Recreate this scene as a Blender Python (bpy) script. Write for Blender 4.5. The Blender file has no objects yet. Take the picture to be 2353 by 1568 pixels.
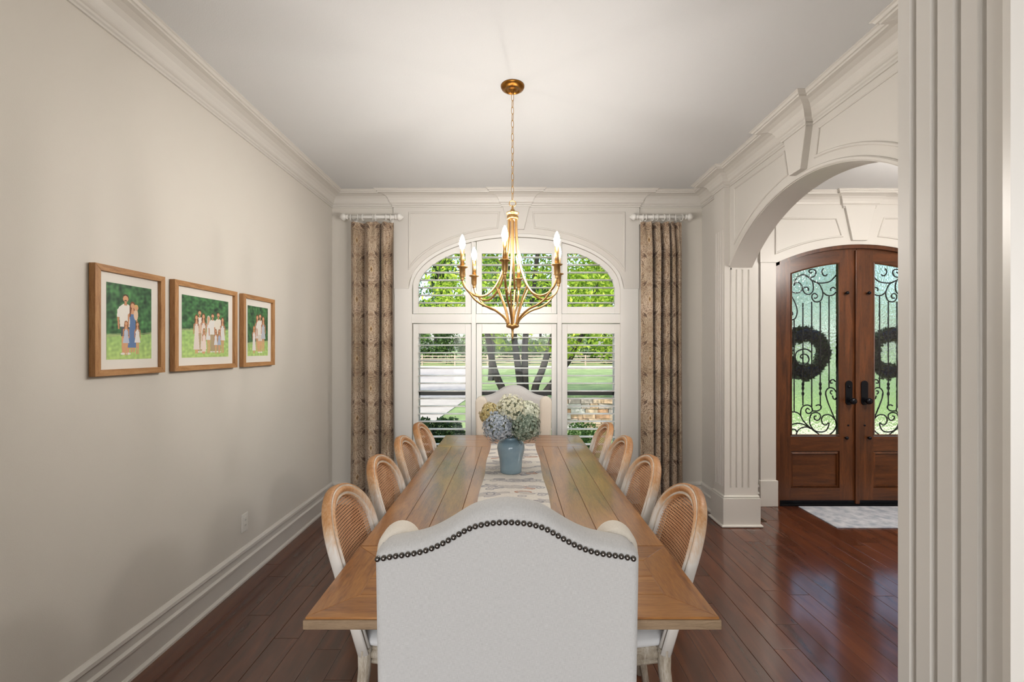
import bpy, bmesh, math, random
import numpy as np
from mathutils import Vector, Matrix

# ------------------------------------------------------------------ camera, world, sun, area lights, exposure
random.seed(7); RNG = np.random.default_rng(7)
SC = bpy.context.scene
COL = SC.collection
F, CX, HZ, H = 1020.0, 1177.0, 803.0, 1.51       # focal length and horizon in pixels of the 2353 x 1568 frame, eye height

cam_d = bpy.data.cameras.new('camera'); cam = bpy.data.objects.new('camera', cam_d); COL.objects.link(cam)
cam.location = (0, 0, H); cam.rotation_euler = (math.pi/2, 0, 0)
cam_d.sensor_width = 36.0; cam_d.lens = F/2353*36.0
cam_d.shift_x = -(CX-1176.5)/2353; cam_d.shift_y = (HZ-784)/2353
cam_d.clip_start = .02; cam_d.clip_end = 500
SC.camera = cam

W = bpy.data.worlds.new('world'); SC.world = W; W.use_nodes = True
_n = W.node_tree.nodes; _l = W.node_tree.links
sky = _n.new('ShaderNodeTexSky'); sky.sky_type = 'NISHITA'; sky.sun_disc = False
sky.sun_elevation = math.radians(48); sky.sun_rotation = math.radians(200); sky.air_density = 1.0; sky.dust_density = 3.0
_l.new(sky.outputs[0], _n['Background'].inputs[0]); _n['Background'].inputs[1].default_value = .36

def light(name, kind, loc, rot, energy, color=(1, 1, 1), size=None, size_y=None):
    d = bpy.data.lights.new(name, kind); d.energy = energy; d.color = color
    if kind == 'AREA':
        d.shape = 'RECTANGLE'; d.size = size; d.size_y = size_y or size
    if kind == 'SUN': d.angle = math.radians(.6)
    o = bpy.data.objects.new(name, d); COL.objects.link(o); o.location = loc; o.rotation_euler = rot
    return o
light('sun', 'SUN', (0, 0, 20), (math.radians(42), 0, math.radians(-28)), 3.0, (1, .95, .86))
# added fill lamp in the unseen room behind the camera, tinted like daylight
light('rear_fill_light', 'AREA', (-.4, -4.3, 1.65), (math.radians(90), 0, 0), 140, (.97, .98, 1), 3.6, 2.3)

SC.cycles.max_bounces = 8; SC.cycles.diffuse_bounces = 3; SC.cycles.glossy_bounces = 3; SC.cycles.transmission_bounces = 6
SC.cycles.caustics_reflective = False; SC.cycles.caustics_refractive = False
VS = SC.view_settings
VS.view_transform = 'Standard'; VS.look = 'None'; VS.gamma = 1.0; VS.exposure = 0.46; VS.use_curve_mapping = False

# ------------------------------------------------------------------ helpers
def P(x, y, d):                                   # a point of the place from its bearing and its distance
    return Vector(((x-CX)*d/F, d, H+(HZ-y)*d/F))
def s2l(c):
    return tuple((v/255/12.92 if v/255 <= .04045 else ((v/255+.055)/1.055)**2.4) for v in c)
LOC = {}
def tag(o, label=None, cat=None, group=None, kind=None):
    if label: o['label'] = label
    if cat: o['category'] = cat
    if group: o['group'] = group
    if kind: o['kind'] = kind
    return o
def empty(name, loc=(0, 0, 0), rz=0, label=None, cat=None, group=None, kind=None, parent=None):
    o = bpy.data.objects.new(name, None); COL.objects.link(o); o.location = loc; o.rotation_euler.z = rz
    o.empty_display_size = .05
    LOC[o.name] = Vector(loc)
    return tag(o, label, cat, group, kind)
def root_of(o):
    while o.parent: o = o.parent
    return o
def mesh_obj(name, me, mat, parent=None, loc=None):
    o = bpy.data.objects.new(name, me); COL.objects.link(o)
    if mat is not None and not me.materials: me.materials.append(mat)
    if parent is not None: o.parent = parent
    if loc is not None: o.location = loc
    return o
def copy_tree(o, parent=None):
    c = o.copy(); COL.objects.link(c); c.parent = parent
    for ch in list(o.children): copy_tree(ch, c)
    return c
class MB:
    def __init__(s): s.v = []; s.f = []; s.sm = []
    def add(s, vs, fs, smooth=False):
        b = len(s.v); s.v += [tuple(p) for p in vs]; s.f += [tuple(i+b for i in f) for f in fs]; s.sm += [smooth]*len(fs); return s
    def box(s, x0, x1, y0, y1, z0, z1):
        if x0 > x1: x0, x1 = x1, x0
        if y0 > y1: y0, y1 = y1, y0
        if z0 > z1: z0, z1 = z1, z0
        return s.add([(x0,y0,z0),(x1,y0,z0),(x1,y1,z0),(x0,y1,z0),(x0,y0,z1),(x1,y0,z1),(x1,y1,z1),(x0,y1,z1)],
                     [(3,2,1,0),(4,5,6,7),(0,1,5,4),(1,2,6,5),(2,3,7,6),(3,0,4,7)])
    def prism(s, poly, a, b, fn):                 # poly of (p,q), extruded from a to b, fn(p,q,h)->xyz
        n = len(poly)
        vs = [fn(p, q, a) for p, q in poly]+[fn(p, q, b) for p, q in poly]
        fs = [tuple(range(n-1, -1, -1)), tuple(range(n, 2*n))]+[(i, (i+1) % n, n+(i+1) % n, n+i) for i in range(n)]
        return s.add(vs, fs)
    def loft(s, rings, closed_ring=True, cap=True, closed=False, smooth=True):
        n = len(rings[0]); m = len(rings); vs = [p for r in rings for p in r]; fs = []
        for i in range(m if closed else m-1):
            j = (i+1) % m
            for k in range(n if closed_ring else n-1):
                l = (k+1) % n
                fs.append((i*n+k, i*n+l, j*n+l, j*n+k))
        s.add(vs, fs, smooth)
        if cap and closed_ring and not closed:
            b = len(s.v)-len(vs)
            s.f.append(tuple(b+k for k in range(n-1, -1, -1))); s.f.append(tuple(b+(m-1)*n+k for k in range(n))); s.sm += [False, False]
        return s
    def tube(s, pts, r, n=8, closed=False, cap=True):
        pts = [Vector(p) for p in pts]; m = len(pts)
        rs = r if isinstance(r, (list, tuple)) else [r]*m
        rings = []; prev = None
        for i, p in enumerate(pts):
            a = pts[(i-1) % m] if (closed or i > 0) else p; b = pts[(i+1) % m] if (closed or i < m-1) else p
            t = (b-a).normalized() if (b-a).length > 1e-9 else Vector((0, 0, 1))
            if prev is None:
                u = Vector((0, 0, 1)) if abs(t.z) < .9 else Vector((1, 0, 0))
            else: u = prev
            u = (u-t*u.dot(t)).normalized(); w = t.cross(u); prev = u
            rings.append([p+(u*math.cos(2*math.pi*k/n)+w*math.sin(2*math.pi*k/n))*rs[i] for k in range(n)])
        return s.loft(rings, True, cap, closed)
    def lathe(s, prof, n=24, c=(0, 0, 0), axis='z'):
        rings = []
        for r, h in prof:
            ring = []
            for k in range(n):
                a = 2*math.pi*k/n; p, q = r*math.cos(a), r*math.sin(a)
                v = {'z': (p, q, h), 'x': (h, p, q), 'y': (q, h, p)}[axis]
                ring.append((c[0]+v[0], c[1]+v[1], c[2]+v[2]))
            rings.append(ring)
        return s.loft(rings)
    def columns(s, xs, lo, hi, fn, a, b):         # solid between lo(x) and hi(x), from depth a to b; fn(x,z,h)->xyz
        n = len(xs)
        vs = []
        for h in (a, b):
            for x in xs: vs += [fn(x, lo(x), h), fn(x, hi(x), h)]
        fs = []
        for i in range(n-1):
            o = 2*i; q = 2*n+2*i
            fs += [(o, o+2, o+3, o+1), (q, q+1, q+3, q+2), (o, q, q+2, o+2), (o+1, o+3, q+3, q+1)]
        e = 2*(n-1)
        fs += [(0, 1, 2*n+1, 2*n), (e, 2*n+e, 2*n+e+1, e+1)]
        return s.add(vs, fs)
    def sweep(s, path, prof, fn, closed=False, smooth=False):   # path of (p,q) in a plane; prof of (offset, height); fn(p,q,h)
        m = len(path); pts = [Vector((p[0], p[1])) for p in path]; rings = []
        def nrm(a, b):
            d = (b-a).normalized(); return Vector((-d.y, d.x))
        for i in range(m):
            if closed: n1 = nrm(pts[i-1], pts[i]); n2 = nrm(pts[i], pts[(i+1) % m])
            else:
                n1 = nrm(pts[i-1], pts[i]) if i > 0 else None; n2 = nrm(pts[i], pts[i+1]) if i < m-1 else None
                n1 = n1 or n2; n2 = n2 or n1
            mt = (n1+n2)/max(.25, 1+n1.dot(n2))
            rings.append([fn(pts[i].x+mt.x*o, pts[i].y+mt.y*o, h) for o, h in prof])
        return s.loft(rings, True, True, closed, smooth)
    def build(s, name, mat, parent=None, bevel=0, seg=2, world=True, subsurf=0, smooth=None):
        off = LOC.get(root_of(parent).name, Vector((0, 0, 0))) if (parent is not None and world) else Vector((0, 0, 0))
        me = bpy.data.meshes.new(name)
        me.from_pydata([(x-off.x, y-off.y, z-off.z) for x, y, z in s.v], [], s.f)
        me.polygons.foreach_set('use_smooth', s.sm if smooth is None else [smooth]*len(s.f))
        me.update()
        bm = bmesh.new(); bm.from_mesh(me); bmesh.ops.recalc_face_normals(bm, faces=bm.faces); bm.to_mesh(me); bm.free()
        o = mesh_obj(name, me, mat, parent)
        if bevel:
            b = o.modifiers.new('bevel', 'BEVEL'); b.width = bevel; b.segments = seg; b.limit_method = 'ANGLE'; b.angle_limit = math.radians(40); b.harden_normals = False
        if subsurf:
            b = o.modifiers.new('subsurf', 'SUBSURF'); b.levels = subsurf; b.render_levels = subsurf
        return o
def XZ(p, q, h): return (p, h, q)
def YZ(p, q, h): return (h, p, q)
def XY(p, q, h): return (p, q, h)
def smoothpts(ctrl, n=24):                         # Catmull-Rom through control points
    c = [Vector(p) for p in ctrl]; c = [c[0]*2-c[1]]+c+[c[-1]*2-c[-2]]
    out = []; segs = len(c)-3; per = max(2, n//segs)
    for i in range(segs):
        p0, p1, p2, p3 = c[i:i+4]
        for k in range(per):
            t = k/per
            out.append(.5*((2*p1)+(p2-p0)*t+(2*p0-5*p1+4*p2-p3)*t*t+(3*p1-p0-3*p2+p3)*t**3))
    out.append(c[-2]); return out
def linsp(a, b, n): return [a+(b-a)*i/(n-1) for i in range(n)]

# ------------------------------------------------------------------ materials
def base_mat(name):
    m = bpy.data.materials.new(name); m.use_nodes = True
    return m, m.node_tree.nodes, m.node_tree.links, m.node_tree.nodes['Principled BSDF']
def ramp(n, l, src, stops):
    r = n.new('ShaderNodeValToRGB'); l.new(src, r.inputs[0])
    while len(r.color_ramp.elements) < len(stops): r.color_ramp.elements.new(.5)
    for e, (p, c) in zip(r.color_ramp.elements, stops): e.position = p; e.color = (*s2l(c), 1)
    return r.outputs[0]
def noise(n, l, scale, detail=3, rough=.5, vec=None, stretch=None, coord='Object', dist=0):
    t = n.new('ShaderNodeTexNoise'); t.inputs['Scale'].default_value = scale; t.inputs['Detail'].default_value = detail
    t.inputs['Roughness'].default_value = rough; t.inputs['Distortion'].default_value = dist
    if vec is None:
        tc = n.new('ShaderNodeTexCoord'); vec = tc.outputs[coord]
    if stretch:
        mp = n.new('ShaderNodeMapping'); l.new(vec, mp.inputs[0]); mp.inputs['Scale'].default_value = stretch; vec = mp.outputs[0]
    l.new(vec, t.inputs['Vector']); return t.outputs[0]
def bump(n, l, b, src, strength, dist=.002):
    u = n.new('ShaderNodeBump'); u.inputs['Strength'].default_value = strength; u.inputs['Distance'].default_value = dist
    l.new(src, u.inputs['Height']); l.new(u.outputs[0], b.inputs['Normal'])
def paint(name, col, rough=.5, metal=0, bscale=0, bstr=.2, bdist=.001, col2=None, vscale=6, coord='Object', spec=.5):
    m, n, l, b = base_mat(name)
    b.inputs['Base Color'].default_value = (*s2l(col), 1); b.inputs['Roughness'].default_value = rough; b.inputs['Metallic'].default_value = metal
    b.inputs['Specular IOR Level'].default_value = spec
    if col2: l.new(ramp(n, l, noise(n, l, vscale, 4, .55, coord=coord), [(.35, col), (.65, col2)]), b.inputs['Base Color'])
    if bscale: bump(n, l, b, noise(n, l, bscale, 2, .5, coord=coord), bstr, bdist)
    return m
def wood(name, stops, stretch, scale=3, rough=.4, coord='Object', rand=False, bstr=.08, coat=0, jitter=0, coat_ior=1.6, fine_amt=.35, spec=.5):
    m, n, l, b = base_mat(name)
    tc = n.new('ShaderNodeTexCoord'); vec = tc.outputs[coord]
    if rand:
        oi = n.new('ShaderNodeObjectInfo'); cm = n.new('ShaderNodeCombineXYZ'); mu = n.new('ShaderNodeMath'); mu.operation = 'MULTIPLY'; mu.inputs[1].default_value = 37.0
        l.new(oi.outputs['Random'], mu.inputs[0]); l.new(mu.outputs[0], cm.inputs[0]); l.new(mu.outputs[0], cm.inputs[1])
        va = n.new('ShaderNodeVectorMath'); l.new(vec, va.inputs[0]); l.new(cm.outputs[0], va.inputs[1]); vec = va.outputs[0]
    big = noise(n, l, scale, 3, .55, vec=vec, stretch=stretch, dist=1.2)
    fine = noise(n, l, scale*14, 3, .6, vec=vec, stretch=stretch)
    mx = n.new('ShaderNodeMix'); mx.data_type = 'FLOAT'; mx.inputs[0].default_value = fine_amt; l.new(big, mx.inputs[2]); l.new(fine, mx.inputs[3])
    src = mx.outputs[0]
    if rand and jitter:
        a = n.new('ShaderNodeMath'); a.operation = 'MULTIPLY_ADD'; a.inputs[1].default_value = jitter; l.new(oi.outputs['Random'], a.inputs[0]); 
        sb = n.new('ShaderNodeMath'); sb.operation = 'SUBTRACT'; sb.inputs[1].default_value = jitter/2; l.new(src, sb.inputs[0]); l.new(sb.outputs[0], a.inputs[2]); src = a.outputs[0]
    l.new(ramp(n, l, src, stops), b.inputs['Base Color'])
    b.inputs['Roughness'].default_value = rough; b.inputs['Specular IOR Level'].default_value = spec; b.inputs['Coat Weight'].default_value = coat; b.inputs['Coat Roughness'].default_value = .14; b.inputs['Coat IOR'].default_value = coat_ior
    if bstr: bump(n, l, b, fine, bstr, .001)
    return m
def emit(name, col, strength):
    m, n, l, b = base_mat(name); b.inputs['Base Color'].default_value = (1, 1, 1, 1)
    b.inputs['Emission Color'].default_value = (*s2l(col), 1); b.inputs['Emission Strength'].default_value = strength; return m
def vcol(name, rough=.6, bscale=0, bstr=.3, sheen=0):
    m, n, l, b = base_mat(name)
    a = n.new('ShaderNodeAttribute'); a.attribute_name = 'print'; l.new(a.outputs[0], b.inputs['Base Color']); b.inputs['Roughness'].default_value = rough
    b.inputs['Sheen Weight'].default_value = sheen
    if bscale: bump(n, l, b, noise(n, l, bscale, 2), bstr, .0006)
    return m
def leafmat(name, stops, trans=.35, rough=.5):
    m, n, l, b = base_mat(name)
    g = n.new('ShaderNodeNewGeometry'); c = ramp(n, l, g.outputs['Random Per Island'], stops)
    l.new(c, b.inputs['Base Color']); b.inputs['Roughness'].default_value = rough; b.inputs['Specular IOR Level'].default_value = .3
    t = n.new('ShaderNodeBsdfTranslucent'); l.new(c, t.inputs[0])
    mx = n.new('ShaderNodeMixShader'); mx.inputs[0].default_value = trans
    l.new(b.outputs[0], mx.inputs[1]); l.new(t.outputs[0], mx.inputs[2]); l.new(mx.outputs[0], n['Material Output'].inputs[0])
    return m
def clear_glass(name):
    m, n, l, b = base_mat(name)
    t = n.new('ShaderNodeBsdfTransparent'); g = n.new('ShaderNodeBsdfGlossy'); g.inputs['Roughness'].default_value = .02
    mx = n.new('ShaderNodeMixShader'); mx.inputs[0].default_value = .008
    l.new(t.outputs[0], mx.inputs[1]); l.new(g.outputs[0], mx.inputs[2]); l.new(mx.outputs[0], n['Material Output'].inputs[0]); return m
def rain_glass(name):
    m, n, l, b = base_mat(name)
    b.inputs['Base Color'].default_value = (.70, .80, .77, 1); b.inputs['Transmission Weight'].default_value = 1; b.inputs['Roughness'].default_value = .1; b.inputs['IOR'].default_value = 1.4
    v = n.new('ShaderNodeTexVoronoi'); v.feature = 'SMOOTH_F1'; v.inputs['Scale'].default_value = 62
    tc = n.new('ShaderNodeTexCoord'); mp = n.new('ShaderNodeMapping'); mp.inputs['Scale'].default_value = (1, 1, .75); l.new(tc.outputs['Object'], mp.inputs[0]); l.new(mp.outputs[0], v.inputs['Vector'])
    bump(n, l, b, v.outputs['Distance'], .55, .006); return m

M_wall = paint('wall_paint', (212, 207, 198), .7, bscale=260, bstr=.25, bdist=.0012)
M_ceil = paint('ceiling_paint', (215, 216, 216), .85, bscale=170, bstr=.4, bdist=.002)
M_trim = paint('trim_paint', (212, 208, 201), .38)
M_white = paint('white_paint', (226, 224, 219), .35)
M_louv = paint('louver_paint', (240, 239, 236), .3)
M_floor = wood('hardwood', [(.22, (58, 26, 12)), (.5, (84, 41, 21)), (.78, (106, 57, 31))], (7, .9, 7), 1.3, .4, rand=True, bstr=.02, jitter=.18, coat=1, fine_amt=.12, coat_ior=1.85, spec=.1)
M_gap = paint('floor_joint', (24, 12, 7), .6)
M_table = wood('table_wood', [(.26, (80, 45, 17)), (.42, (128, 80, 36)), (.6, (158, 106, 50)), (.8, (178, 125, 66))], (6, .8, 6), 2.2, .4, rand=True, bstr=.04, jitter=.05, coat=.75, coat_ior=1.8)
M_tabley = wood('table_wood_cross', [(.26, (80, 45, 17)), (.42, (128, 80, 36)), (.6, (158, 106, 50)), (.8, (178, 125, 66))], (.8, 6, 6), 2.2, .4, rand=True, bstr=.04, jitter=.05, coat=.75, coat_ior=1.8)
M_tedge = wood('table_edge_wood', [(.3, (112, 90, 66)), (.7, (158, 134, 106))], (1, 8, 8), 5, .7, bstr=.3)
def washed(name):                                   # limed wood: honey-coloured towards the crest, paler below
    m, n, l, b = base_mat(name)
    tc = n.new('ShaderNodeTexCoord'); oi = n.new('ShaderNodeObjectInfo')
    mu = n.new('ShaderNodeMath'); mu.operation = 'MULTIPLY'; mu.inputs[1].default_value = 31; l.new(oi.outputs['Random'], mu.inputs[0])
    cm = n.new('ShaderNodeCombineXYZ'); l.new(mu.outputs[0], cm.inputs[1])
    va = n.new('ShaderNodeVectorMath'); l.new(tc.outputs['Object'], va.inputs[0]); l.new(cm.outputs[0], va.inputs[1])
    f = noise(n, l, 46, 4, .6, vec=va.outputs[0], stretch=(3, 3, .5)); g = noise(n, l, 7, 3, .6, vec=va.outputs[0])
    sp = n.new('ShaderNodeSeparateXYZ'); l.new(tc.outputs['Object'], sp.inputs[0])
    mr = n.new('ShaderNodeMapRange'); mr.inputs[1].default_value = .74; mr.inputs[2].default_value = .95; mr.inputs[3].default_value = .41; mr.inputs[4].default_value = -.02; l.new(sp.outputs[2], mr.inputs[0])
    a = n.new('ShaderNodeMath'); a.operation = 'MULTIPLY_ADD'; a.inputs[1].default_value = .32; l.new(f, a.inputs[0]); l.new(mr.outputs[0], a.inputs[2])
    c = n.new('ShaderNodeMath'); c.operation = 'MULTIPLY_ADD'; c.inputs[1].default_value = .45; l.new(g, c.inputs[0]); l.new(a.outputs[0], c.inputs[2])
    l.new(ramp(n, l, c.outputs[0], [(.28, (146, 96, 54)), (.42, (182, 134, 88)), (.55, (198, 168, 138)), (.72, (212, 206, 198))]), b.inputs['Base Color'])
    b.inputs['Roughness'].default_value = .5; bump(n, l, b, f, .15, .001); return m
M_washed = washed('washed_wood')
M_chalk = paint('chalk_wash', (212, 204, 194), .6, col2=(190, 172, 150), vscale=26)
M_grey = wood('greyed_wood', [(.3, (110, 94, 76)), (.5, (172, 160, 142)), (.7, (206, 200, 190))], (5, 5, .8), 6, .6, bstr=.2)
M_cane = paint('cane', (196, 150, 112), .55, col2=(176, 126, 88), vscale=9)
M_seat = paint('white_linen', (224, 224, 224), .85, bscale=700, bstr=.3)
def linen(name, c1, c2):
    m, n, l, b = base_mat(name)
    a = noise(n, l, 90, 3, .6, stretch=(14, 1, 1)); c = noise(n, l, 90, 3, .6, stretch=(1, 14, 14))
    mx = n.new('ShaderNodeMix'); mx.data_type = 'FLOAT'; mx.inputs[0].default_value = .5; l.new(a, mx.inputs[2]); l.new(c, mx.inputs[3])
    l.new(ramp(n, l, mx.outputs[0], [(.38, c1), (.62, c2)]), b.inputs['Base Color']); b.inputs['Roughness'].default_value = .9
    b.inputs['Sheen Weight'].default_value = .15
    bump(n, l, b, mx.outputs[0], .25, .001); return m
M_linen = linen('grey_linen', (174, 173, 171), (196, 195, 193))
M_cream = linen('cream_linen', (204, 196, 182), (218, 210, 197))
M_nail = paint('dark_nickel', (112, 108, 104), .22, 1)
M_brass = paint('brushed_brass', (196, 158, 104), .36, 1)
M_brassd = paint('aged_brass', (150, 102, 44), .3, 1)
M_bulb = emit('bulb_glow', (255, 248, 240), 400)
M_oak = wood('oak_frame', [(.3, (134, 88, 48)), (.5, (172, 124, 76)), (.7, (194, 150, 102))], (9, 1, 9), 7, .45, bstr=.1)
M_mat = paint('mat_board', (228, 224, 216), .8)
M_print = vcol('photo_print', .35)
M_curt = vcol('damask', .75, sheen=.2)
M_runner = vcol('runner_cloth', .85, 900, .3)
M_vase = paint('blue_glaze', (126, 152, 166), .1, col2=(142, 166, 178), vscale=8)
M_door = wood('mahogany', [(.28, (46, 24, 11)), (.5, (84, 46, 21)), (.72, (116, 67, 33))], (8, 8, .8), 2.4, .3, bstr=.05)
M_doorh = wood('mahogany_cross', [(.28, (46, 24, 11)), (.5, (84, 46, 21)), (.72, (116, 67, 33))], (.8, 8, 8), 2.4, .3, bstr=.05)
M_iron = paint('black_iron', (22, 23, 26), .45, .6)
M_hard = paint('bronze_black', (26, 27, 32), .3, .7)
M_copper = paint('copper_hinge', (146, 82, 46), .35, 1)
M_rain = rain_glass('textured_glass')
M_glass = clear_glass('window_glass')
M_sash = paint('dark_sash', (66, 64, 60), .5)
M_rug = paint('rug_pile', (150, 156, 168), .95, col2=(196, 198, 202), vscale=13, bscale=400, bstr=.5)
M_plate = paint('outlet_plastic', (226, 223, 216), .35)
M_dark = paint('vent_dark', (30, 24, 20), .6)
M_vent = paint('vent_bronze', (96, 74, 56), .4, .5)
# ------------------------------------------------------------------ the room shell
XL, XR, YB, HC = -1.766, 1.86, 4.351, 3.03        # left wall, right wall, window wall, ceiling
YF = .84                                          # dining side of the wall the camera looks through
XW2 = 2.045                                       # foyer side of the right wall
YD, HF = 4.285, 3.0                               # foyer front wall, foyer ceiling
WX = (1186-CX)*YB/F                               # centre of the arched window
def bx(px): return (px-CX)*YB/F                   # bearings on the window wall
def bz(py): return H+(HZ-py)*YB/F
def struct(o): return tag(o, kind='structure')

# floor planks: one object each, shared meshes, laid along the room
floor = struct(MB().box(-2.6, 5.4, -4.6, 4.9, -.12, -.012).build('floor', M_gap))
PW = .128
plank_me = {}
def plank_mesh(L, w=PW):
    k = (round(L, 3), round(w, 3))
    if k in plank_me: return plank_me[k]
    g, c = .0009, .0018; mb = MB()
    x0, x1, y0, y1 = -w/2+g, w/2-g, -L/2+g, L/2-g
    mb.add([(x0,y0,-.012),(x1,y0,-.012),(x1,y1,-.012),(x0,y1,-.012),(x0,y0,-.0006),(x1,y0,-.0006),(x1,y1,-.0006),(x0,y1,-.0006),(x0+c,y0+c,0),(x1-c,y0+c,0),(x1-c,y1-c,0),(x0+c,y1-c,0)],
           [(0,1,5,4),(1,2,6,5),(2,3,7,6),(3,0,4,7),(4,5,9,8),(5,6,10,9),(6,7,11,10),(7,4,8,11),(8,9,10,11)])
    me = bpy.data.meshes.new('plank'); me.from_pydata(mb.v, [], mb.f); me.materials.append(M_floor); me.update()
    plank_me[k] = me; return me
rp = random.Random(3); far_mb = MB()
nx = int((5.3-XL)/PW)
for i in range(nx):
    x = XL+.01+PW*(i+.5)
    y = -.2-rp.random()*1.2
    while y < 4.62:
        L = rp.choice([.6, .9, 1.2, 1.2, 1.5, 1.8])
        y1 = y+L
        ym = (y+y1)/2
        seen = y1 > 1.3 and -1.18 < x/max(y1, .5) and x/max(y1, .5) < .95
        hidden_under = abs(x) < .3 and y1 < 1.9
        if seen and not hidden_under:
            o = mesh_obj('plank', plank_mesh(L), M_floor, floor, (x, ym, 0))
        else:
            far_mb.box(x-PW/2+.001, x+PW/2-.001, y+.001, y1-.001, -.012, 0)
        y = y1
for i in range(nx):
    x = XL+.01+PW*(i+.5); far_mb.box(x-PW/2+.001, x+PW/2-.001, -4.6, -1.45, -.012, 0)
fo = far_mb.build('plank_field', M_floor, floor); fo['kind'] = 'stuff'

# ceilings
struct(MB().box(XL-.3, XR+.05, YF-.38, YB+.3, HC, HC+.25).build('ceiling', M_ceil))
struct(MB().box(XR+.05, 5.5, -.5, YD+.3, HF, HF+.28).build('ceiling_foyer', M_ceil))
struct(MB().box(-3.2, 5.5, -4.9, YF-.38, HC, HC+.25).build('ceiling_rear', M_ceil))

# left wall, front wall with the opening the camera looks through, rear room walls
struct(MB().box(XL-.2, XL, YF-.38, YB+.25, 0, HC).build('wall_left', M_wall))
struct(MB().box(XL-.2, -1.12, YF-.38, YF, 0, HC).box(-1.12, .748, YF-.38, YF, 2.86, HC).box(.748, XR+.2, YF-.38, YF, 0, HC).build('wall_front', M_wall))
rw = MB()
for a, b in ((-3.2, -2.3), (-1.35, -.95), (0, .4), (1.35, 5.5)): rw.box(a, b, -4.6, -4.4, 0, HC)
rw.box(-2.3, 1.35, -4.6, -4.4, 2.7, HC).box(-2.3, 1.35, -4.6, -4.4, 0, .35)
rw.box(-3.2, -3.0, -4.6, YF-.3, 0, HC).box(-3.2, XL-.2, YF-.38, YF-.3, 0, HC).box(5.3, 5.5, -4.6, YD+.2, 0, HC)
struct(rw.build('wall_rear', M_wall))

# window wall with its arched opening
oa, ob = 239*YB/F, 119*YB/F; zs = bz(664); zsill = .33
def ell(a, b, zsp=None):
    zz = zs if zsp is None else zsp
    return lambda x: zz+b*math.sqrt(max(0, 1-((x-WX)/a)**2))
hole = ell(oa, ob)
xs_arch = [WX+oa*math.sin(t) for t in linsp(-math.pi/2, math.pi/2, 49)]
wb = MB().box(XL-.2, WX-oa, YB, YB+.22, 0, HC).box(WX+oa, XW2, YB, YB+.22, 0, HC).box(WX-oa, WX+oa, YB, YB+.22, -.5, zsill)
wb.columns(xs_arch, hole, lambda x: HC, XZ, YB, YB+.22)
wb.box(XL-.2, XW2, YB, YB+.22, -.5, 0)
struct(wb.build('wall_back', M_wall))

# proud surround of the window: panel above, pilaster casings below, mouldings, keystone
sx0, sx1 = bx(906), bx(1467); zc = HC-.135
ca, cb = 246*YB/F, 126*YB/F; cas = ell(ca, cb)
xs_c = [WX+ca*math.sin(t) for t in linsp(-math.pi/2, math.pi/2, 49)]
sp = MB().box(sx0, WX-ca, YB-.026, YB, zs, HC-.01).box(WX+ca, sx1, YB-.026, YB, zs, HC-.01)
sp.columns(xs_c, cas, lambda x: HC-.01, XZ, YB-.026, YB)
trim_w = struct(sp.build('trim_1', M_trim))
MB().box(sx0+.004, WX-oa, YB-.016, YB, 0, zs).box(WX+oa, sx1-.004, YB-.016, YB, 0, zs).build('casing', M_white, trim_w)
arch_path = [(WX+oa*math.cos(t), zs+ob*math.sin(t)) for t in linsp(0, math.pi, 41)]
cs = MB()
cs.columns([WX-ca+.0001]+xs_arch+[WX+ca-.0001], lambda x: hole(x) if abs(x-WX) < oa else zs, lambda x: cas(x), XZ, YB-.012, YB)
cs.build('arch_casing', M_white, trim_w)
BEAD = [(-.009, 0), (-.009, .006), (-.004, .011), (.004, .011), (.009, .005), (.009, 0)]
def bead(path, fn, name, parent, prof=BEAD, closed=True, mat=None):
    return MB().sweep(path, prof, fn, closed).build(name, mat or M_trim, parent)
FB = lambda p, q, h: (p, YB-.026-h, q)
pe_a, pe_b = ca+.055, cb+.062; pcv = ell(pe_a, pe_b)
for s, xo, xi in ((-1, bx(942), bx(1143)), (1, bx(1433), bx(1228))):
    ztop = bz(491)
    xa, xb = (xo, xi)
    pts = [(xa, pcv(xa)), (xa, ztop), (xb+(.016 if s < 0 else -.016), ztop), (xb, pcv(xb))]
    nn = 22
    pts += [(x, pcv(x)) for x in linsp(xb, xa, nn)[1:-1]]
    bead(pts, FB, 'panel_moulding', trim_w)
    inner = [(x+(.012*(-s)*-1 if False else 0), z) for x, z in pts]
kz0 = bz(530)
MB().prism([(bx(1154.5), zc+.02), (bx(1217.5), zc+.02), (bx(1204), kz0), (bx(1168), kz0)], YB-.05, YB-.02, XZ).build('keystone', M_trim, trim_w, bevel=.003)

# right wall with the arch to the foyer
YC, AR, AZ, HS = 2.85, 1.28, 1.33, .934
XA = 1.855
jf, jn = YC+HS, YC-HS
archz = lambda y, r=AR: AZ+math.sqrt(max(0, r*r-(y-YC)**2))
ys = linsp(jn, jf, 49)
wr = MB().box(XR, XW2, jf+.03, YB+.1, 0, 2.19).box(XR, XW2, jf, YB+.1, 2.19, HC).box(XR, XW2, YF, jn-.03, 0, 2.19).box(XR, XW2, YF, jn, 2.19, HC).columns(ys, archz, lambda y: HC, YZ, XA, XW2)
struct(wr.build('wall_right', M_trim))
tr = None
FR = lambda p, q, h: (XA-h, p, q)
kt, kb = HC-.135, 2.645
trim_r = struct(MB().prism([(YC-.115, kt+.02), (YC+.115, kt+.02), (YC+.058, kb), (YC-.058, kb)], XA-.045, XA+.005, YZ).build('trim_2', M_trim, bevel=.003))
for s in (-1, 1):
    yo, yi = YC+s*.845, YC+s*.14
    pts = [(yo, archz(yo, 1.365)), (yo, 2.852), (YC+s*.172, 2.852), (yi, archz(yi, 1.365))]+[(y, archz(y, 1.365)) for y in linsp(yi, yo, 24)[1:-1]]
    bead(pts, FR, 'panel_moulding', trim_r)
ap = [(y, archz(y)+.016) for y in linsp(jn+.004, jf-.004, 49)]
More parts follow.
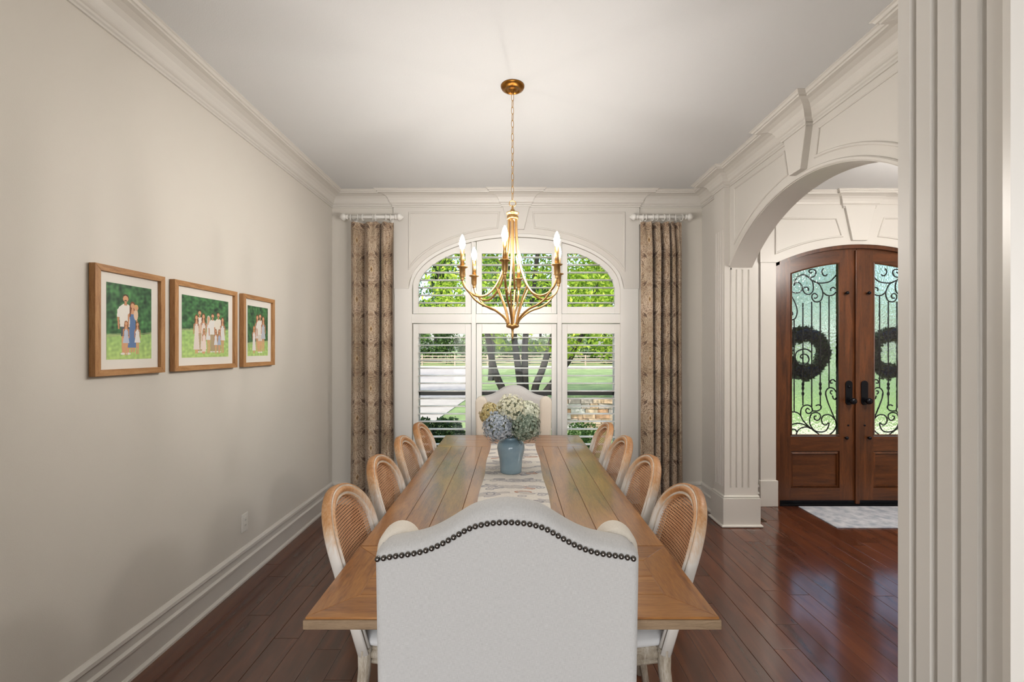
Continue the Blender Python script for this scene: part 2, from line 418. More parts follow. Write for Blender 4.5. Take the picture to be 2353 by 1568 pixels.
MB().sweep(ap, [(-.012, 0), (-.012, .008), (-.006, .013), (.006, .013), (.012, .006), (.012, 0)], FR).build('arch_bead', M_trim, trim_r)
ap2 = [(y, archz(y)+.016) for y in linsp(jn+.004, jf-.004, 49)]

def groove_poly(edges, w=.016, d=.008):            # edges: list of (p0, p1, normal, [t positions]) -> plan polygon with semicircular flutes
    out = []
    for p0, p1, flutes in edges:
        p0 = Vector(p0); p1 = Vector(p1); L = (p1-p0).length; t = (p1-p0)/L; nin = Vector((t.y, -t.x))*-1
        out.append(tuple(p0))
        for f in flutes:
            for k in range(7):
                a = math.pi*k/6
                q = p0+t*(f-w/2*math.cos(a))+nin*(d*math.sin(a)); out.append((q.x, q.y))
    return out
def pilaster(y_edge, sgn, name, label=None):
    # corner block of the arch: dining face X=1.81, jamb face at y_edge, foyer face X=2.095; sgn=+1 body lies at larger Y
    x0, x1 = 1.81, 2.095; y1 = y_edge+sgn*.195
    fl_j = [.052, .101, .152, .204]; fl_d = [.035, .075, .115, .155]
    def plan(fl):
        if sgn > 0:   # counter-clockwise
            e = [((x0, y_edge), (x1, y_edge), fl_j if fl else []), ((x1, y_edge), (x1, y1), []), ((x1, y1), (x0, y1), []), ((x0, y1), (x0, y_edge), fl_d if fl else [])]
        else:
            e = [((x0, y1), (x1, y1), []), ((x1, y1), (x1, y_edge), []), ((x1, y_edge), (x0, y_edge), fl_j if fl else []), ((x0, y_edge), (x0, y1), fl_d if fl else [])]
        return groove_poly(e)
    mb = MB()
    mb.prism(plan(False), 0, .33, XY).prism(plan(True), .33, 2.19, XY)
    e = [((x0, min(y_edge, y1)), (XR+.01, min(y_edge, y1)), []), ((XR+.01, min(y_edge, y1)), (XR+.01, max(y_edge, y1)), []), ((XR+.01, max(y_edge, y1)), (x0, max(y_edge, y1)), []), ((x0, max(y_edge, y1)), (x0, min(y_edge, y1)), [.04, .08, .12, .16])]
    mb.prism(groove_poly(e), 2.19, 2.54, XY)
    mb.prism(groove_poly([(a, b, []) for a, b, _ in e]), 2.54, HC-.02, XY)
    p = struct(mb.build(name, M_trim))
    a, b = min(y_edge, y1), max(y_edge, y1)
    pl = MB().box(x0-.022, x1+.012, a-.022, b+.022, 0, .245)
    pl.build('plinth', M_trim, p, bevel=.003)
    MB().box(x0-.016, x1+.008, a-.016, b+.016, .245, .262).build('plinth_cap', M_trim, p, bevel=.006)
    MB().box(x0-.04, x1+.028, a-.04, b+.04, 0, .02).build('shoe', M_trim, p, bevel=.008)
    return p
pilaster(jf, 1, 'trim_3'); pilaster(jn, -1, 'trim_4')

# fluted jamb beside the camera
xj = .73
pl = groove_poly([((1.0, YF-.36), (1.0, YF), []), ((1.0, YF), (xj, YF), []), ((xj, YF), (xj, .655), [.031, .071, .111, .150]), ((xj, .655), (xj-.012, .650), []), ((xj-.012, .650), (xj-.016, .636), []), ((xj-.016, .636), (xj-.016, YF-.36), [])], w=.014, d=.009)
struct(MB().prism(pl, 0, 2.86, XY).build('trim_5', M_trim))

# crown moulding
CROWN = [(0, -.137), (.010, -.137), (.012, -.128), (.006, -.124), (.014, -.118), (.016, -.108), (.024, -.104), (.030, -.098), (.034, -.080), (.046, -.058), (.066, -.040), (.096, -.030), (.122, -.028), (.124, -.019), (.134, -.018), (.142, -.008), (.150, -.004), (.150, 0), (0, 0)]
KX0, KX1 = bx(1154.5), bx(1217.5)
cp = [(XR, YF), (XR, jn-.197), (1.81, jn-.197), (1.81, jn), (XA, jn), (XA, YC-.115), (1.81, YC-.115), (1.81, YC+.115), (XA, YC+.115), (XA, jf), (1.81, jf), (1.81, jf+.197), (XR, jf+.197), (XR, YB),
      (sx1, YB), (sx1, YB-.026), (KX1, YB-.026), (KX1, YB-.05), (KX0, YB-.05), (KX0, YB-.026), (sx0, YB-.026), (sx0, YB), (XL, YB), (XL, YF)]
struct(MB().sweep(cp, [(o, HC+h) for o, h in CROWN], XY).build('trim_6', M_trim))
fx = lambda px: (px-CX)*YD/F
fz = lambda py: H+(HZ-py)*YD/F
fcp = [(5.3, YD), (fx(2004), YD), (fx(2004), YD-.03), (fx(1933), YD-.03), (fx(1933), YD), (XW2, YD), (XW2, -.4)]
struct(MB().sweep(fcp, [(o, HF+h) for o, h in CROWN], XY).build('trim_7', M_trim))

# baseboards
BASE = [(0, 0), (.034, 0), (.033, .012), (.026, .020), (.018, .022), (.018, .112), (.025, .117), (.025, .130), (.018, .136), (.012, .140), (.012, .178), (.021, .184), (.019, .200), (.008, .212), (0, .214)]
struct(MB().sweep([(sx0, YB), (XL, YB), (XL, YF)], BASE, XY).build('baseboard_left', M_trim))
struct(MB().sweep([(XR, jf+.19), (XR, YB), (sx1, YB)], BASE, XY).build('baseboard_right', M_trim))
struct(MB().sweep([(fx(1744), YD), (XW2, YD), (XW2, jf+.2)], BASE, XY).build('baseboard_foyer', M_trim))

# foyer front wall with the arched doorway
DX = (1968-CX)*(YD+.02)/F; dpx = YD/F
dh = 191*dpx; dR = 455*dpx; dzc = fz(563)-dR
doorarch = lambda x, e=0: dzc+math.sqrt(max(0, (dR+e)**2-(x-DX)**2))
dxs = linsp(DX-dh, DX+dh, 41)
fw = MB().box(XW2-.05, DX-dh, YD, YD+.2, 0, HF+.1).box(DX+dh, 5.5, YD, YD+.2, 0, HF+.1).columns(dxs, doorarch, lambda x: HF+.1, XZ, YD, YD+.2)
struct(fw.build('wall_foyer', M_trim))
sxl, sxr = fx(1744), 2*DX-fx(1744)
zsp = fz(604)
sp = MB().box(sxl, DX-dh, YD-.025, YD, zsp, HF-.02).box(DX+dh, sxr, YD-.025, YD, zsp, HF-.02).columns(dxs, doorarch, lambda x: HF-.02, XZ, YD-.025, YD)
trim_f = struct(sp.build('trim_8', M_trim))
for a, b in ((sxl+.006, DX-dh), (DX+dh, sxr-.006)):
    MB().box(a, b, YD-.018, YD, 0, zsp).build('casing', M_trim, trim_f)
    MB().box(a-.01, b+.012, YD-.035, YD, 0, fz(1103)).build('plinth', M_trim, trim_f, bevel=.004)
MB().prism([(fx(1934), HF-.12), (fx(2003), HF-.12), (fx(1985), fz(555)), (fx(1951), fz(555))], YD-.05, YD-.02, XZ).build('keystone', M_trim, trim_f, bevel=.003)
FF = lambda p, q, h: (p, YD-.025-h, q)
for s in (-1, 1):
    xo, xt, xi = DX+s*fxw if False else (fx(1779) if s < 0 else 2*DX-fx(1779)), (fx(1917) if s < 0 else 2*DX-fx(1917)), (fx(1930) if s < 0 else 2*DX-fx(1930))
    e = .085
    pts = [(xo, doorarch(xo, e)), (xo, fz(504)), (xt, fz(504)), (xi, doorarch(xi, e))]+[(x, doorarch(x, e)) for x in linsp(xi, xo, 16)[1:-1]]
    bead(pts, FF, 'panel_moulding', trim_f)
# ------------------------------------------------------------------ arched window, its sashes, and six shutters
win = empty('window_1', (WX, YB+.12, zsill), kind='structure')
YG = YB+.15
colx = [(948, 1083), (1094, 1280), (1291, 1426)]
xsp = [bx(948)+.001, bx(1088.5), bx(1285.5), bx(1426)-.001]
zmid = bz(732)
def arcz(x, k): return zs+(ob-k)*math.sqrt(max(0, 1-((x-WX)/(oa))**2))
for i in range(3):
    a, b = xsp[i], xsp[i+1]
    MB().box(a, b, YG, YG+.006, zsill, zmid).build('pane', M_glass, win)
    xs = linsp(max(a, WX-oa+.002), min(b, WX+oa-.002), 17)
    MB().columns(xs, lambda x: zmid, lambda x: max(zmid+.01, arcz(x, .002)), XZ, YG, YG+.006).build('pane', M_glass, win)
    MB().box(a, b, YG-.02, YG-.002, bz(912), bz(901)).build('meeting_rail', M_sash, win)
    MB().box(a, a+.045, YG-.02, YG-.002, zsill, zmid).box(b-.045, b, YG-.02, YG-.002, zsill, zmid).build('sash', M_white, win)
for px in (1088.5, 1285.5):
    x = bx(px); MB().box(x-.022, x+.022, YB-.004, YG+.02, zsill, arcz(x, .004)).build('mullion', M_white, win, bevel=.002)
for i in range(3):
    a = [bx(947), bx(1088.5)+.022, bx(1285.5)+.022][i]; b = [bx(1088.5)-.022, bx(1285.5)-.022, bx(1427)][i]
    MB().box(a, b, YB-.004, YG+.02, bz(743), bz(722)).build('transom', M_white, win, bevel=.002)
MB().box(WX-oa, WX+oa, YB-.03, YG, zsill-.03, zsill+.012).build('sill', M_white, win, bevel=.004)

def louver_mesh(L):
    n = 12; me = MB(); rings = []
    for x in (-L/2, L/2):
        rings.append([(x, .041*math.cos(2*math.pi*k/n), .0068*math.sin(2*math.pi*k/n)) for k in range(n)])
    me.loft(rings)
    m = bpy.data.meshes.new('louver'); m.from_pydata(me.v, [], me.f); m.materials.append(M_louv)
    m.polygons.foreach_set('use_smooth', me.sm); m.update(); return m
ha, hb = 226*YB/F, 105*YB/F; zflat = bz(582)
def hin(x): return min(zflat, zs+hb*math.sqrt(max(0, 1-((x-WX)/ha)**2)))
Y0, Y1, YL = YB+.012, YB+.042, YB+.028
where = ['beside the gold-blue draped curtain', 'in the middle behind the chandelier', 'beside the tan curtain near the arch']
side = ['left', 'middle', 'right']
UP = [590.8+17.5*k for k in range(7)]; LO = [776+17.62*k for k in range(16)]
for i, (a, b) in enumerate(colx):
    xa, xb = bx(a)+.003, bx(b)-.003
    la, lb = [(961, 1069), (1107, 1268), (1304, 1413)][i]; ia, ib = bx(la), bx(lb)
    # lower panel
    r = empty('shutter_panel', ((xa+xb)/2, YL, zsill+.014), label='lower white plantation shutter at the '+side[i]+' of the window, tall with open louvers', cat='shutter', group='window shutters')
    MB().box(xa, ia, Y0, Y1, zsill+.014, bz(744.5)).build('stile', M_white, r, bevel=.002)
    MB().box(ib, xb, Y0, Y1, zsill+.014, bz(744.5)).build('stile', M_white, r, bevel=.002)
    MB().box(ia, ib, Y0, Y1, bz(767), bz(744.5)).build('top_rail', M_white, r, bevel=.002)
    MB().box(ia, ib, Y0, Y1, zsill+.014, bz(1056)).build('bottom_rail', M_white, r, bevel=.002)
    lm = louver_mesh(ib-ia-.004)
    for y in LO:
        mesh_obj('louver', lm, M_louv, r, Vector(((ia+ib)/2, YL, bz(y)))-LOC[r.name])
    # upper panel
    kind = 'arched' if i != 1 else 'flat-topped'
    r = empty('shutter_panel', ((xa+xb)/2, YL, bz(721)), label='upper white plantation shutter at the '+side[i]+' of the arched window, open louvers', cat='shutter', group='window shutters')
    ou = lambda x: zs+(ob-.004)*math.sqrt(max(0, 1-((x-WX)/(oa-.001))**2))
    MB().box(ia, ib, Y0, Y1, bz(721), bz(705)).build('bottom_rail', M_white, r, bevel=.002)
    MB().columns(linsp(xa, ia, 5), lambda x: bz(721), ou, XZ, Y0, Y1).build('stile', M_white, r)
    MB().columns(linsp(ib, xb, 5), lambda x: bz(721), ou, XZ, Y0, Y1).build('stile', M_white, r)
    MB().columns(linsp(ia, ib, 29), hin, ou, XZ, Y0, Y1).build('arch_rail', M_white, r)
    for y in UP:
        z = bz(y); u = min(1, max(0, (z-zs)/hb)); half = ha*math.sqrt(1-u*u) if z > zs else ha
        p0, p1 = max(ia, WX-half), min(ib, WX+half)
        if p1-p0 < .08: continue
        mesh_obj('louver', louver_mesh(p1-p0-.004), M_louv, r, Vector(((p0+p1)/2, YL, z))-LOC[r.name])
# ------------------------------------------------------------------ front doors in the foyer
YDR = YD+.02                                      # room face of the leaves
def dx(px): return (px-CX)*(YDR)/F
def dz(py): return H+(HZ-py)*(YDR)/F
DCX = dx(1968)
lp = YDR/F
dRl = 455*lp; 
def leaf_arc(x, py_c): # arc through centre height py_c
    return dz(py_c)-dRl+math.sqrt(max(0, dRl**2-(x-DCX)**2))
fr = MB()
hx = dh-.001
xsd = linsp(DCX-hx+.001, DCX+hx-.001, 41)
jw = 9*lp
fr.columns(xsd, lambda x: leaf_arc(x, 572), lambda x: doorarch(x)+.012, XZ, YD-.012, YD+.17)
fr.box(DCX-hx+.001, DCX-hx+jw, YD-.012, YD+.17, 0, leaf_arc(DCX-hx+jw, 570)+.03).box(DCX+hx-jw, DCX+hx-.001, YD-.012, YD+.17, 0, leaf_arc(DCX+hx-jw, 570)+.03)
tag(fr.build('trim_9', M_door), kind='structure')
tag(MB().box(DCX-hx+jw, DCX+hx-jw, YD-.02, YD+.19, 0, .014).build('trim_10', M_hard), kind='structure')
A = lambda x, y: (1800+x*280/2091, 590+y*280/2091)
B = lambda x, y: (1800+x*280/1909, 790+y*280/1909)
SCROLLS = [
 [A(*p) for p in [(215,490),(225,420),(280,340),(380,300),(470,350),(530,420),(547,520),(530,600),(470,645),(400,620),(368,565),(390,525),(440,520),(468,560),(445,590)]],
 [A(*p) for p in [(215,480),(250,440),(300,440),(345,490),(355,560),(300,610),(220,615),(142,580)]],
 [A(*p) for p in [(380,300),(440,335),(510,348),(570,320),(592,255),(560,215),(500,212),(470,240),(500,275),(525,255)]],
 [A(*p) for p in [(530,400),(620,440),(720,445),(830,420),(900,360),(940,310)]],
 [A(*p) for p in [(720,195),(695,250),(720,310),(765,320),(785,295)]],
 [A(*p) for p in [(560,420),(640,460),(690,540),(712,620),(700,700),(660,760),(580,770),(530,720),(525,660),(570,625),(615,660),(600,705),(560,705)]],
 [A(*p) for p in [(720,610),(770,650),(830,665),(900,645),(940,600)]],
 [A(*p) for p in [(850,585),(850,545),(890,520),(930,545)]],
 [A(*p) for p in [(142,620),(200,720),(250,840),(268,950),(240,1050),(190,1080),(142,1075)]],
 [A(*p) for p in [(145,945),(185,950),(190,990),(165,1005)]],
 [B(*p) for p in [(474,140),(400,90),(320,90),(240,130),(213,210),(240,300),(310,340),(390,320),(430,260),(410,190),(350,163),(300,190),(305,225),(335,225)]],
 [B(*p) for p in [(850,1220),(800,1100),(735,940),(695,800),(710,730),(760,695),(820,710),(860,765)]],
 [B(*p) for p in [(790,800),(768,775),(775,745),(800,745)]], [B(*p) for p in [(800,820),(815,865),(850,880),(862,850)]],
 [B(*p) for p in [(800,620),(770,620),(775,580),(815,568),(850,600)]],
 [B(*p) for p in [(130,1078),(220,1080),(290,1120),(330,1200),(400,1280),(480,1350),(590,1430)]],
 [B(*p) for p in [(300,1130),(305,1040),(345,985),(410,968),(470,1000),(482,1060),(440,1100),(395,1090),(380,1050),(405,1020),(440,1040)]],
 [B(*p) for p in [(482,1060),(560,1062),(610,1035),(622,985),(580,965),(540,978)]],
 [B(*p) for p in [(440,1190),(470,1110),(540,1085),(600,1110),(612,1165),(570,1210),(520,1190),(515,1150),(545,1140)]],
 [B(*p) for p in [(440,1180),(450,1280),(520,1370),(620,1395),(700,1370),(740,1300),(742,1248),(690,1285),(640,1250),(630,1180),(670,1130),(740,1120),(800,1150),(852,1220)]],
 [B(*p) for p in [(130,1300),(200,1265),(290,1260),(380,1290),(450,1340)]],
 [B(*p) for p in [(230,1440),(250,1380),(310,1330),(390,1315),(460,1340)]],
 [B(*p) for p in [(150,1390),(170,1350),(220,1360),(240,1400)]],
 [B(*p) for p in [(852,1220),(862,1300),(820,1380),(760,1430)]],
]
BARS = [(A(212,1085), B(200,1070)), (A(365,790), B(338,975)), (A(515,770), B(478,1005)), (A(665,770), B(612,985)), (A(820,672), B(746,695))]
def door_leaf(mir, name, nlab):
    mx = (lambda px: 1968+(1968-px)) if mir else (lambda px: px)
    X = lambda px: dx(mx(px))
    root = empty(name, (DCX, YDR, .014), kind='structure')
    y0, y1 = YDR, YDR+.05
    arc = lambda x, e: leaf_arc(x, e)
    def span(a, b): 
        p, q = X(a), X(b); return (p, q) if p < q else (q, p)
    def colbox(a, b, lo, hi, nm, m, yy0=y0, yy1=y1, bv=0, nn=13):
        p, q = span(a, b); return MB().columns(linsp(p, q, nn), lo, hi, XZ, yy0, yy1).build(nm, m, root, bevel=bv)
    top = lambda x: arc(x, 571.5)
    gtop = lambda x: arc(x, 602)
    zb = .016
    colbox(1787, 1817, lambda x: zb, top, 'stile', M_door)
    colbox(1929, 1967.3, lambda x: zb, top, 'stile', M_door)
    colbox(1817, 1929, gtop, top, 'top_rail', M_doorh)
    p, q = span(1817, 1929)
    MB().box(p, q, y0, y1, dz(1037), dz(1003)).build('lock_rail', M_doorh, root)
    MB().box(p, q, y0, y1, zb, dz(1122)).build('bottom_rail', M_doorh, root)
    MB().box(p-.001, q+.001, y0+.018, y1-.006, dz(1123), dz(1036)).build('panel', M_doorh, root)
    MB().sweep([(p+.012, dz(1119)), (q-.012, dz(1119)), (q-.012, dz(1041)), (p+.012, dz(1041))], [(-.012, 0), (-.012, .004), (0, .008), (.008, .014), (.013, 0)], lambda a, b, h: (a, y0+.016-h, b), True).build('panel_moulding', M_door, root)
    gp = [(p+.006, dz(1000)), (q-.006, dz(1000))]+[(x, gtop(x)-.006) for x in linsp(q-.006, p+.006, 14)]
    MB().sweep(gp, [(-.007, 0), (-.007, .006), (0, .010), (.006, .004), (.006, 0)], lambda a, b, h: (a, y0+.002-h, b), True).build('glazing_bead', M_door, root)
    MB().box(span(1787, 1967)[0], span(1787, 1967)[1], y0-.006, y0+.002, zb, dz(1150)).build('door_sweep', M_hard, root)
    MB().columns(linsp(p, q, 15), lambda x: dz(1003), gtop, XZ, y0+.016, y0+.021).build('glass', M_rain, root)
    yg = y0+.029
    for s in SCROLLS:
        c = [Vector((X(px), yg, dz(py))) for px, py in s]
        MB().tube(smoothpts(c, len(c)*4), .0064, 6).build('grille_scroll', M_iron, root)
    for k, (t, b) in enumerate(BARS):
        m = MB(); x = X((t[0]+b[0])/2)
        m.tube([(x, yg, dz(t[1])), (x, yg, dz(b[1]))], .0062, 6)
        if k in (1, 3):
            for zc_ in (B(0, 640)[1], B(0, 700)[1], B(0, 790)[1]):
                z = dz(zc_); m.lathe([(.005, z-.022), (.010, z-.012), (.0125, z), (.010, z+.012), (.005, z+.022)], 10, (x, yg, 0))
        m.build('grille_bar', M_iron, root)
    # handle plate and knobs
    cx, cz = X(1950 if not mir else 1950), dz(903)
    w, hgt = .024, .062
    pl = [(cx+w*math.cos(t), cz+(hgt-w if math.sin(t) >= 0 else -(hgt-w))*1+w*math.sin(t)*1) for t in linsp(0, 2*math.pi, 33)[:-1]]
    hp = MB().prism([(cx+.034*math.cos(t), cz+(.085 if math.sin(t) >= 0 else -.085)+.034*math.sin(t)) for t in linsp(0, 2*math.pi, 33)[:-1]], y0-.008, y0, XZ).build('handle_plate', M_hard, root, bevel=.003)
    kz = dz(921)
    MB().lathe([(.011, y0), (.011, y0-.03), (.026, y0-.036), (.031, y0-.052), (.026, y0-.068), (.008, y0-.074)], 20, (cx+.006, 0, kz), 'y').build('knob', M_hard, hp)
    if not mir: MB().lathe([(.013, y0-.008), (.013, y0-.014), (.006, y0-.018)], 14, (cx, 0, dz(889)), 'y').build('thumb_turn', M_hard, hp)
    for px, py in ((1943, 674), (1942, 1006)):
        MB().lathe([(.007, y0), (.007, y0-.016), (.015, y0-.02), (.017, y0-.028), (.010, y0-.036), (.003, y0-.038)], 16, (X(px), 0, dz(py)), 'y').build('latch_knob', M_hard, root)
    MB().lathe([(.009, y0), (.009, y0-.004), (.004, y0-.006)], 12, (X(1949), 0, dz(978)), 'y').build('bolt_head', M_hard, root)
    for za, zb_ in ((678, 630), (1106, 1068)):
        hxp = X(1787.5)
        m = MB()
        for k in range(3):
            a, b = dz(za)+(dz(zb_)-dz(za))*k/3+.001, dz(za)+(dz(zb_)-dz(za))*(k+1)/3-.001
            m.tube([(hxp, y0-.004, a), (hxp, y0-.004, b)], .008, 10)
        m.build('hinge', M_copper, root)
    return root
door_leaf(False, 'door_1', '')
door_leaf(True, 'door_2', '')
# astragal between the leaves belongs to the fixed leaf
r2 = bpy.data.objects['door_2']
MB().box(DCX-.022, DCX+.016, YDR-.022, YDR+.001, .016, leaf_arc(DCX, 576)).build('astragal', M_door, r2, bevel=.003)
# ------------------------------------------------------------------ dining table
ZT, TY0, TY1, TX = .765, 1.2276, 3.858, .58
ya, yb = 1.682, 3.404                              # seams between the main top and the end leaves
table = empty('dining_table', (0, (TY0+TY1)/2, 0), label='long brown plank dining table with pulled-out end leaves and bleached edges', cat='table')
th = .032
def board(poly, name, m, z1=ZT):
    return MB().prism(poly, z1-th+.006, z1, XY).build(name, m, table, bevel=.0016, seg=1)
bw = 2*TX/10
for k in range(10):
    a, b = -TX+bw*k, -TX+bw*(k+1)
    if k == 0: a += .004
    if k == 9: b -= .004
    board([(a+.0006, ya+.002), (b-.0006, ya+.002), (b-.0006, yb-.002), (a+.0006, yb-.002)], 'plank', M_table)
def leaf(y0, y1):
    e = .115; x0, x1 = -TX+.004, TX-.004
    board([(x0, y0), (x1, y0), (x1-e, y0+e), (x0+e, y0+e)], 'leaf_board', M_tabley)
    board([(x0+e, y1-e), (x1-e, y1-e), (x1, y1), (x0, y1)], 'leaf_board', M_tabley)
    board([(x0, y0), (x0+e, y0+e), (x0+e, y1-e), (x0, y1)], 'leaf_board', M_table)
    board([(x1-e, y0+e), (x1, y0), (x1, y1), (x1-e, y1-e)], 'leaf_board', M_table)
    n = 2; h = (y1-y0-2*e)/n
    for k in range(n):
        board([(x0+e, y0+e+h*k+.0008), (x1-e, y0+e+h*k+.0008), (x1-e, y0+e+h*(k+1)-.0008), (x0+e, y0+e+h*(k+1)-.0008)], 'leaf_board', M_tabley)
leaf(TY0+.006, ya-.002); leaf(yb+.002, TY1-.006)
eb = MB().box(-TX, TX, TY0, TY0+.02, ZT-th, ZT-.006).box(-TX, TX, TY1-.02, TY1, ZT-th, ZT-.006).box(-TX, -TX+.02, TY0+.02, TY1-.02, ZT-th, ZT-.006).box(TX-.02, TX, TY0+.02, TY1-.02, ZT-th, ZT-.006)
eb.box(-TX+.02, TX-.02, TY0+.02, TY1-.02, ZT-th, ZT-th+.005)
eb.build('edge_band', M_tedge, table, bevel=.004)
MB().box(-.085, .085, 1.75, 3.34, ZT-th-.09, ZT-th).build('beam', M_tedge, table, bevel=.004)
for y in (2.0, 3.0):
    MB().lathe([(.085, 0), (.085, .04), (.05, .07), (.045, .12), (.07, .25), (.075, .38), (.05, .5), (.045, .55), (.07, .62), (.08, ZT-th)], 20, (0, y, 0)).build('pedestal', M_tedge, table)

# ------------------------------------------------------------------ cane-back chairs
def make_cane_chair():
    r = empty('dining_chair')
    zs0, tilt = .455, math.radians(16.5); c, s_ = math.cos(tilt), math.sin(tilt)
    def bp(u, t, h=0):                              # across, up along the back, out towards the sitter
        bow = .026*(u/.19)**2
        x = -.215-s_*t+(h+bow)*c; z = zs0+c*t+(h+bow)*s_
        return (x, u, z)
    a, b, t0 = .186, .185, .33
    path = [(-a, -.02), (-a, .08), (-a, .16), (-a, .24)]+[(a*-math.cos(t), t0+b*math.sin(t)) for t in linsp(0, math.pi, 25)]+[(a, .24), (a, .16), (a, .08), (a, -.02)]
    prof = [(-.024, -.022), (-.027, -.004), (-.025, .010), (-.021, .013), (-.018, .006), (-.012, .013), (-.004, .020), (.004, .020), (.010, .013), (.013, .005), (.017, .012), (.022, .010), (.024, 0), (.022, -.022), (.012, -.028), (-.012, -.028)]
    mb = MB(); mb.sweep(path, prof, bp, False, True)
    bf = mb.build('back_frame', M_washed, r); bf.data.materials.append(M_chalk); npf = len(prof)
    for i_, p_ in enumerate(bf.data.polygons):
        if i_ < (len(path)-1)*npf and (i_ % npf) in (3, 4, 8, 9): p_.material_index = 1
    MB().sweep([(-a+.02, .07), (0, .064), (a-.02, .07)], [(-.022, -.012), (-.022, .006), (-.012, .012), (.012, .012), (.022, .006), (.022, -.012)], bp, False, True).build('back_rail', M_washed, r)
    inner = [(-a+.022, .075), (-a+.022, t0)]+[(-(a-.022)*math.cos(t), t0+(b-.022)*math.sin(t)) for t in linsp(0.05, math.pi-.05, 21)]+[(a-.022, t0), (a-.022, .075)]
    MB().tube([bp(u, t, .002) for u, t in inner], .0042, 6).build('cane_spline', M_cane, bf)
    # woven cane: two directions of strands over and under
    mb = MB(); ai, bi = a-.018, b-.018; pit, wd = .0118, .0034
    def umax(t): return ai if t < t0 else ai*math.sqrt(max(0, 1-((t-t0)/bi)**2))
    k = 0; t = .088
    while t < t0+bi-.004:
        u1 = umax(t)
        us = linsp(-u1, u1, 9)
        vs = []; 
        for u in us: vs += [bp(u, t-wd*.9, .0012), bp(u, t+wd*.9, .0012)]
        mb.add(vs, [(2*i, 2*i+2, 2*i+3, 2*i+1) for i in range(8)], True)
        t += pit; k += 1
    u = -ai+.006
    while u < ai-.004:
        tm = t0+bi*math.sqrt(max(0, 1-(u/ai)**2))
        ts = linsp(.08, tm, 3)
        vs = []
        for t in ts: vs += [bp(u-wd*.8, t, -.0008), bp(u+wd*.8, t, -.0008)]
        mb.add(vs, [(2*i, 2*i+1, 2*i+3, 2*i+2) for i in range(2)], True)
        u += pit
    # diagonals
    for sg in ():
        d = -.9
        while d < .9:
            pts = []
            for q in linsp(-ai, ai, 41):
                t = d+sg*q
                if .082 < t < t0+bi*math.sqrt(max(0, 1-(q/ai)**2)): pts.append((q, t))
            if len(pts) > 2:
                vs = []
                pp = [pts[0], pts[len(pts)//2], pts[-1]]
                for q, t in pp: vs += [bp(q, t-.0016, .0002*sg), bp(q, t+.0016, .0002*sg)]
                mb.add(vs, [(0, 2, 3, 1), (2, 4, 5, 3)], True)
            d += pit*2
    mb.build('cane_panel', M_cane, bf)
    # seat: bowed rail, upholstered pad
    def seat_outline(g):
        pts = []
        for t in linsp(-math.pi/2, math.pi/2, 19):
            cs, sn = math.cos(t), math.sin(t)
            pts.append((.02+(.195+g)*abs(cs)**.55, (.212+g)*math.copysign(abs(sn)**.6, sn)))
        pts += [(-.20-g*.3, .175+g), (-.215-g*.3, .1), (-.215-g*.3, -.1), (-.20-g*.3, -.175-g)]
        return pts
    mb = MB(); rings = []
    for g, z in ((-.012, .392), (-.002, .398), (.004, .408), (-.002, .416), (.006, .424), (.006, .440), (-.002, .447), (.002, .455), (-.008, .460)):
        rings.append([(x, y, z) for x, y in seat_outline(g)])
    mb.loft(rings); mb.build('seat_rail', M_grey, r)
    mb = MB(); rings = []
    for g, z in ((-.008, .458), (.0, .463), (.002, .475), (-.008, .486), (-.03, .493), (-.07, .497), (-.12, .499)):
        rings.append([(x, y, z) for x, y in seat_outline(g)])
    mb.loft(rings); mb.build('seat_pad', M_seat, r)
    for y in (-.17, .17):
        MB().lathe([(.012, 0), (.015, .01), (.013, .03), (.012, .05), (.022, .33), (.024, .345), (.018, .352), (.026, .36), (.024, .37), (.028, .378), (.028, .42)], 14, (.155, y, 0)).build('leg', M_grey, r)
        MB().tube([(-.245, y*1.1, 0), (-.214, y*1.1, .2), (-.190, y*1.095, .38), (-.190, y*1.095, .462)], [.014, .018, .023, .025], 8).build('leg', M_grey, r)
    return r
chair0 = make_cane_chair()
CY = [1.749, 2.250, 2.754, 3.259]
ordl = ['nearest the camera', 'second from the camera', 'third from the camera', 'nearest the window']
for sd in (-1, 1):
    for k in range(4):
        o = chair0 if (sd == -1 and k == 0) else copy_tree(chair0)
        o.location = (-.330 if sd < 0 else .346, CY[k], 0); o.rotation_euler.z = 0 if sd < 0 else math.pi
        o['label'] = 'cane-back washed wood dining chair on the '+('picture-wall' if sd < 0 else 'foyer-arch')+' side of the table, '+ordl[k]
        o['category'] = 'chair'; o['group'] = 'cane-back chairs along the table'

